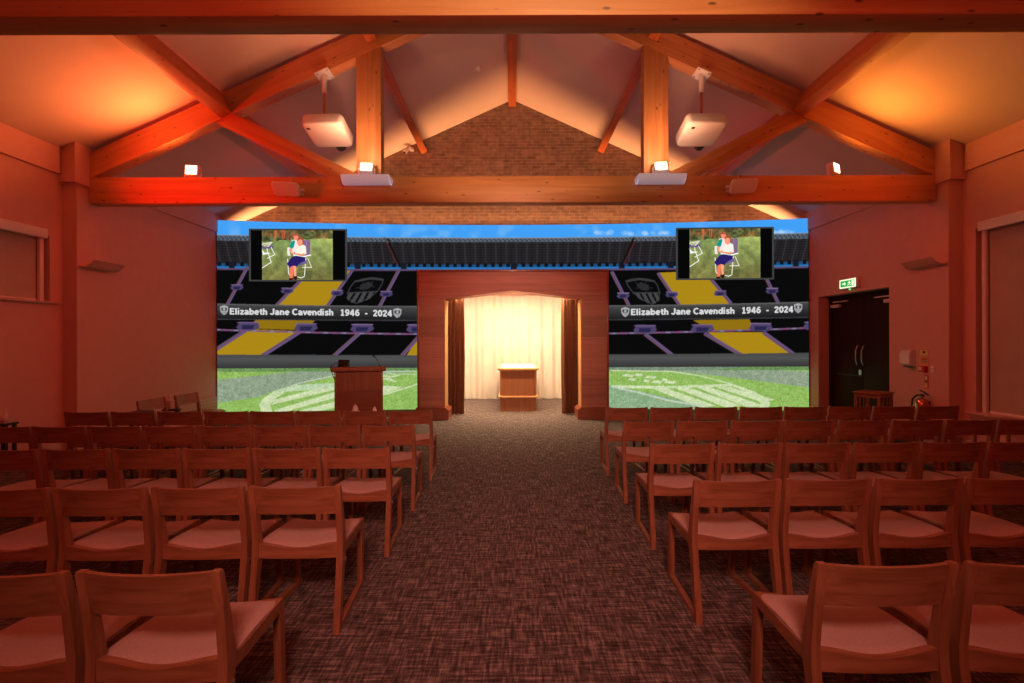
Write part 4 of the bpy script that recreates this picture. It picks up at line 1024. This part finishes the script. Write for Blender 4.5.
bm = B(); tube(bm, [(0.03, -0.08, 0.07), (-0.03, -0.14, -0.03), (-0.07, -0.18, -0.10)], [0.04, 0.045, 0.045], 14); b_ = obj('body', bm, M['white'], t)
bm = B(); tube(bm, [(-0.068, -0.178, -0.097), (-0.075, -0.185, -0.11)], 0.03, 14); obj('lens', bm, M['black'], b_)

# ---------------------------------------------------------------- fittings on the door wall
t = thing('exit_sign', 'lit green and white running-figure exit sign above the double door', 'exit sign', (6.5, 8.74, 2.645))
bm = B(); bx(bm, (-0.035, 0, 0), (0.07, 0.46, 0.20), bev=0.008); obj('housing', bm, M['white'], t)
bm = B(); bx(bm, (-0.072, 0, 0), (0.004, 0.42, 0.165)); fc = obj('lit_face', bm, M['exit_white'], t)
bm = B(); bx(bm, (-0.075, 0.0, 0.0), (0.003, 0.36, 0.118)); obj('green_panel', bm, M['exit_green'], t)
bm = B()
# arrow, running figure, doorway (seen from the room: left of the picture is +y)
def ex(bm, pts): prism(bm, [(y, z) for y, z in pts], 'x', -0.079, -0.0766)
ex(bm, [(0.13, 0.012), (0.075, 0.012), (0.075, 0.035), (0.035, 0.0), (0.075, -0.035), (0.075, -0.012), (0.13, -0.012)][::1])
ex(bm, [(-0.055+0.011*math.cos(a), 0.040+0.011*math.sin(a)) for a in np.linspace(0, 2*PI, 12, endpoint=False)])
ex(bm, [(-0.03, 0.022), (-0.055, 0.028), (-0.075, 0.018), (-0.06, -0.012), (-0.045, -0.010)])
ex(bm, [(-0.05, -0.008), (-0.06, -0.012), (-0.03, -0.030), (-0.012, -0.048), (-0.004, -0.042), (-0.026, -0.02)]); ex(bm, [(-0.058, -0.010), (-0.045, -0.012), (-0.072, -0.034), (-0.095, -0.036), (-0.095, -0.026), (-0.078, -0.024)])
ex(bm, [(-0.03, 0.022), (-0.034, 0.014), (-0.01, 0.004), (-0.006, 0.012)]); ex(bm, [(-0.075, 0.018), (-0.068, 0.010), (-0.10, 0.0), (-0.102, 0.010)])
ex(bm, [(-0.115, 0.05), (-0.165, 0.05), (-0.165, -0.05), (-0.115, -0.05)])
obj('pictogram', bm, M['exit_white'], t)
bm = B(); lathe(bm, [(0.012, 0.0), (0.02, -0.015), (0.014, -0.03)], 12, (-0.05, -0.03, -0.10)); obj('indicator_light', bm, M['led_green'], t)
t = thing('hand_dispenser', 'white box dispenser on the wall between the double door and the pilaster', 'dispenser', (6.5, 7.375, 1.26))
bm = B(); pr = [(0, -0.13), (-0.10, -0.13), (-0.155, -0.09), (-0.165, 0.08), (-0.13, 0.13), (0, 0.13)]
prism(bm, pr, 'y', -0.10, 0.10); bmesh.ops.bevel(bm, geom=bm.edges[:], offset=0.012, segments=2, affect='EDGES'); obj('case', bm, M['white'], t)
bm = B(); bx(bm, (-0.07, 0.0, -0.136), (0.09, 0.14, 0.014)); obj('outlet', bm, M['black'], t)
bm = B(); tube(bm, [(-0.02, 0.125, 0.03), (-0.05, 0.15, -0.02), (-0.05, 0.15, -0.12)], 0.008, 8); bx(bm, (-0.05, 0.135, 0.0), (0.03, 0.04, 0.05)); obj('side_lever', bm, M['black'], t)
XP = 6.3
def sign_board(name, label, cat, u0, u1, v0, v1, base, bars):
    d0 = XP*F/(u0-CX); d1 = XP*F/(u1-CX); dm = (d0+d1)/2
    zt, zb = CAMZ+(CY-v0)*dm/F, CAMZ+(CY-v1)*dm/F
    t = thing(name, label, cat, (XP, dm, (zt+zb)/2))
    h, w = zt-zb, d0-d1
    bm = B(); bx(bm, (-0.004, 0, 0), (0.008, w, h)); obj('board', bm, base, t)
    for nm, mt, ya, yb, za, zb_ in bars:
        bm = B(); bx(bm, (-0.009, (0.5-(ya+yb)/2)*w*-1*-1, (0.5-(za+zb_)/2)*h), (0.003, (yb-ya)*w, (zb_-za)*h)); obj(nm, bm, mt, t)
    return t
sign_board('fire_notice', 'tall yellow notice with red and green bands on the pilaster', 'notice', 920.6, 928.4, 351.5, 365.8, M['yellow'],
           [('symbol', M['black'], 0.35, 0.65, 0.06, 0.22), ('text_line', M['frame_grey'], 0.1, 0.9, 0.40, 0.43), ('text_line', M['frame_grey'], 0.1, 0.9, 0.47, 0.50), ('red_band', M['red'], 0.06, 0.94, 0.55, 0.68), ('green_band', M['green'], 0.06, 0.94, 0.72, 0.80), ('red_band', M['red'], 0.06, 0.94, 0.85, 0.95)])
sign_board('extinguisher_sign', 'narrow red sign on the pilaster right above the extinguisher', 'sign', 924.6, 928.4, 376.0, 390.0, M['red'],
           [('green_band', M['green'], 0.08, 0.92, 0.46, 0.54), ('flame_symbol', M['white'], 0.3, 0.7, 0.12, 0.34), ('orange_panel', M['yellow'], 0.15, 0.85, 0.60, 0.94)])
t = sign_board('call_point', 'square red fire alarm call point below the yellow notice', 'call point', 920.2, 927.8, 367.0, 373.6, M['red'], [])
bm = B(); bx(bm, (-0.03, 0, 0), (0.05, 0.115, 0.095), bev=0.006); hb = obj('housing', bm, M['red'], t)
bm = B(); bx(bm, (-0.057, 0.01, 0.008), (0.004, 0.06, 0.045)); obj('glass_panel', bm, M['white'], hb)
t = sign_board('switch_plate', 'small pale switch plate with a red light beside the call point', 'switch', 930.0, 935.0, 367.2, 374.2, M['skirting'], [('indicator_light', M['led_red'], 0.36, 0.62, 0.10, 0.24), ('rocker', M['white'], 0.3, 0.7, 0.45, 0.85)])
t = thing('fire_extinguisher', 'copper-coloured fire extinguisher with black hose hung on the pilaster', 'fire extinguisher', (6.2, 6.90, 0.19))
bm = B(); lathe(bm, [(0.04, 0.0), (0.082, 0.012), (0.086, 0.03), (0.086, 0.40), (0.078, 0.44), (0.05, 0.475), (0.026, 0.49), (0.024, 0.515)], 28); obj('cylinder', bm, M['copper'], t, 50)
bm = B(); bx(bm, (0, 0, 0.528), (0.04, 0.04, 0.04), bev=0.004); bx(bm, (-0.01, -0.05, 0.575), (0.022, 0.16, 0.014), Euler((0.35, 0, 0)).to_matrix(), bev=0.003); bx(bm, (-0.01, -0.05, 0.54), (0.022, 0.14, 0.012), Euler((-0.15, 0, 0)).to_matrix(), bev=0.003); obj('handle', bm, M['black'], t)
bm = B(); tube(bm, [(0, 0.01, 0.53), (-0.02, 0.07, 0.52), (-0.03, 0.13, 0.46), (-0.03, 0.145, 0.36), (-0.03, 0.135, 0.22), (-0.03, 0.12, 0.12)], 0.013, 10); obj('hose', bm, M['black'], t)
bm = B(); bx(bm, (-0.084, 0, 0.25), (0.012, 0.10, 0.16), bev=0.004); obj('label_panel', bm, M['red'], t)
bm = B(); bx(bm, (0.09, 0, 0.38), (0.02, 0.05, 0.12)); bx(bm, (0.078, 0, 0.0), (0.046, 0.08, 0.014)); obj('wall_bracket', bm, M['black'], t)

# ---------------------------------------------------------------- light
def aim(o, tgt):
    o.rotation_euler = (Vector(tgt)-o.location).to_track_quat('-Z', 'Y').to_euler()
def area(name, loc, tgt, sx, sy, power, col, spread=180):
    l = bpy.data.lights.new(name, 'AREA'); l.shape = 'RECTANGLE'; l.size = sx; l.size_y = sy; l.energy = power; l.color = col; l.spread = math.radians(spread)
    o = bpy.data.objects.new(name, l); COL.objects.link(o); o.location = loc; aim(o, tgt); return o
def spot(name, loc, tgt, power, col, ang=90, blend=0.8, r=0.06):
    l = bpy.data.lights.new(name, 'SPOT'); l.energy = power; l.color = col; l.spot_size = math.radians(ang); l.spot_blend = blend; l.shadow_soft_size = r
    o = bpy.data.objects.new(name, l); COL.objects.link(o); o.location = loc; aim(o, tgt); return o
RED = (1.0, 0.075, 0.022)
# unseen red fill lamps added over the seating (above the frame, behind the nearer truss)
area('seating_fill', (-3.4, -0.2, 4.5), (-3.4, 0.8, 0), 4.0, 2.4, 17, RED, 105)
area('seating_fill', (3.4, -0.2, 4.5), (3.4, 0.8, 0), 4.0, 2.4, 17, RED, 105)
area('aisle_fill', (0, -1.2, 3.4), (0, 4.5, 0.2), 1.0, 0.6, 34, (1.0, 0.36, 0.26), 66)  # unseen fill lamp added to brighten the chairs along the aisle
# unseen fill lamps added to redden the side walls
for s in (-1, 1):
    area('wall_fill', (s*-1.0, 0.4, 3.2), (s*6.5, 6.0, 2.4), 0.8, 0.4, 19, (1.0, 0.12, 0.075), 80)
    area('wall_fill', (s*1.5, 7.4, 4.02), (s*6.5, 9.0, 2.2), 0.5, 0.2, 18, (1.0, 0.10, 0.06), 120)
# floodlights standing on the truss
spot('flood_beam', (pA.x-0.1, 6.66, 4.20), (-5.3, 5.2, 5.2), 150, (1.0, 0.225, 0.055), 160, 1.0, 0.2)
spot('flood_beam', (pB.x+0.1, 6.66, 4.18), (5.5, 5.0, 5.2), 90, (1.0, 0.31, 0.04), 160, 1.0, 0.2)
for s in (-1, 1):
    spot('flood_beam', (s*2.15, 6.46, 4.16), (s*2.7, 5.0, 6.2), 70, (1.0, 0.34, 0.15), 160, 1.0)
    spot('post_beam', (s*2.12, 6.22, 4.12), (s*2.115, 6.74, 4.7), 40, (1.0, 0.50, 0.28), 140, 1.0)
# unseen fill spots added to brighten the next truss, portal and nearer beam
spot('truss_fill', (0, 3.25, 3.9), (0, 6.8, 4.3), 330, (1.0, 0.46, 0.27), 60, 1.0, 0.15)
spot('portal_fill', (0, 3.25, 3.8), (0, 9.0, 1.6), 350, (1.0, 0.38, 0.29), 42, 0.8, 0.15)
spot('beam_fill', (0.6, -0.6, 4.3), (0.3, 2.9, 3.95), 430, (1.0, 0.74, 0.36), 58, 1.0, 0.15)  # added from behind the camera to warm the nearer tie beam
# red wash on the trusses
spot('red_wash', (-6.0, 4.6, 3.3), (-4.2, 6.8, 4.1), 330, (1.0, 0.015, 0.006), 80, 1.0)
spot('red_wash', (6.0, 4.6, 3.3), (4.4, 6.8, 4.1), 80, (1.0, 0.08, 0.02), 80, 1.0)
# unseen uplight added to warm the bay before the gable
area('bay_fill', (0, 8.2, 4.2), (0, 8.4, 7.0), 6.0, 0.5, 8, (1.0, 0.20, 0.11))
# strip of light hidden behind the top of the picture wall, shining up the brickwork
for k in range(7):
    xm = -5.52+k*1.84; area('cove_light', (xm, 10.62, 4.08-0.38*(abs(xm) > 4)), (xm, 10.655, 6.0), 1.83, 0.05, 11.5, (1.0, 0.44, 0.17), 62)
# alcove downlights
area('alcove_light', (0, 11.0, 2.76), (0, 11.3, 0), 2.8, 1.6, 250, (1.0, 0.76, 0.46))
area('alcove_strip', (0, 9.62, 2.62), (0, 10.4, 0.4), 2.4, 0.1, 150, (1.0, 0.68, 0.36))
w = bpy.data.worlds.new('World'); SC.world = w; w.use_nodes = True
w.node_tree.nodes['Background'].inputs['Color'].default_value = (0.25, 0.05, 0.03, 1); w.node_tree.nodes['Background'].inputs['Strength'].default_value = 0.05

# ---------------------------------------------------------------- camera
cam = bpy.data.cameras.new('camera'); co = bpy.data.objects.new('camera', cam); COL.objects.link(co)
cam.sensor_width = 36; cam.sensor_fit = 'HORIZONTAL'; cam.lens = F/1024*36
cam.shift_x = -(CX-512)/1024; cam.shift_y = (CY-341.5)/1024
cam.clip_start = 0.05; cam.clip_end = 100
co.matrix_world = Matrix.Translation((0, 0, CAMZ)) @ Matrix.Rotation(PI/2, 4, 'X') @ Matrix.Rotation(math.radians(-0.18), 4, 'Z')
SC.camera = co
SC.view_settings.view_transform = 'Standard'; SC.view_settings.look = 'None'; SC.view_settings.exposure = 0; SC.view_settings.gamma = 1
SC.cycles.use_denoising = True
SC.cycles.max_bounces = 8; SC.cycles.diffuse_bounces = 5
SC.cycles.sample_clamp_indirect = 4.0
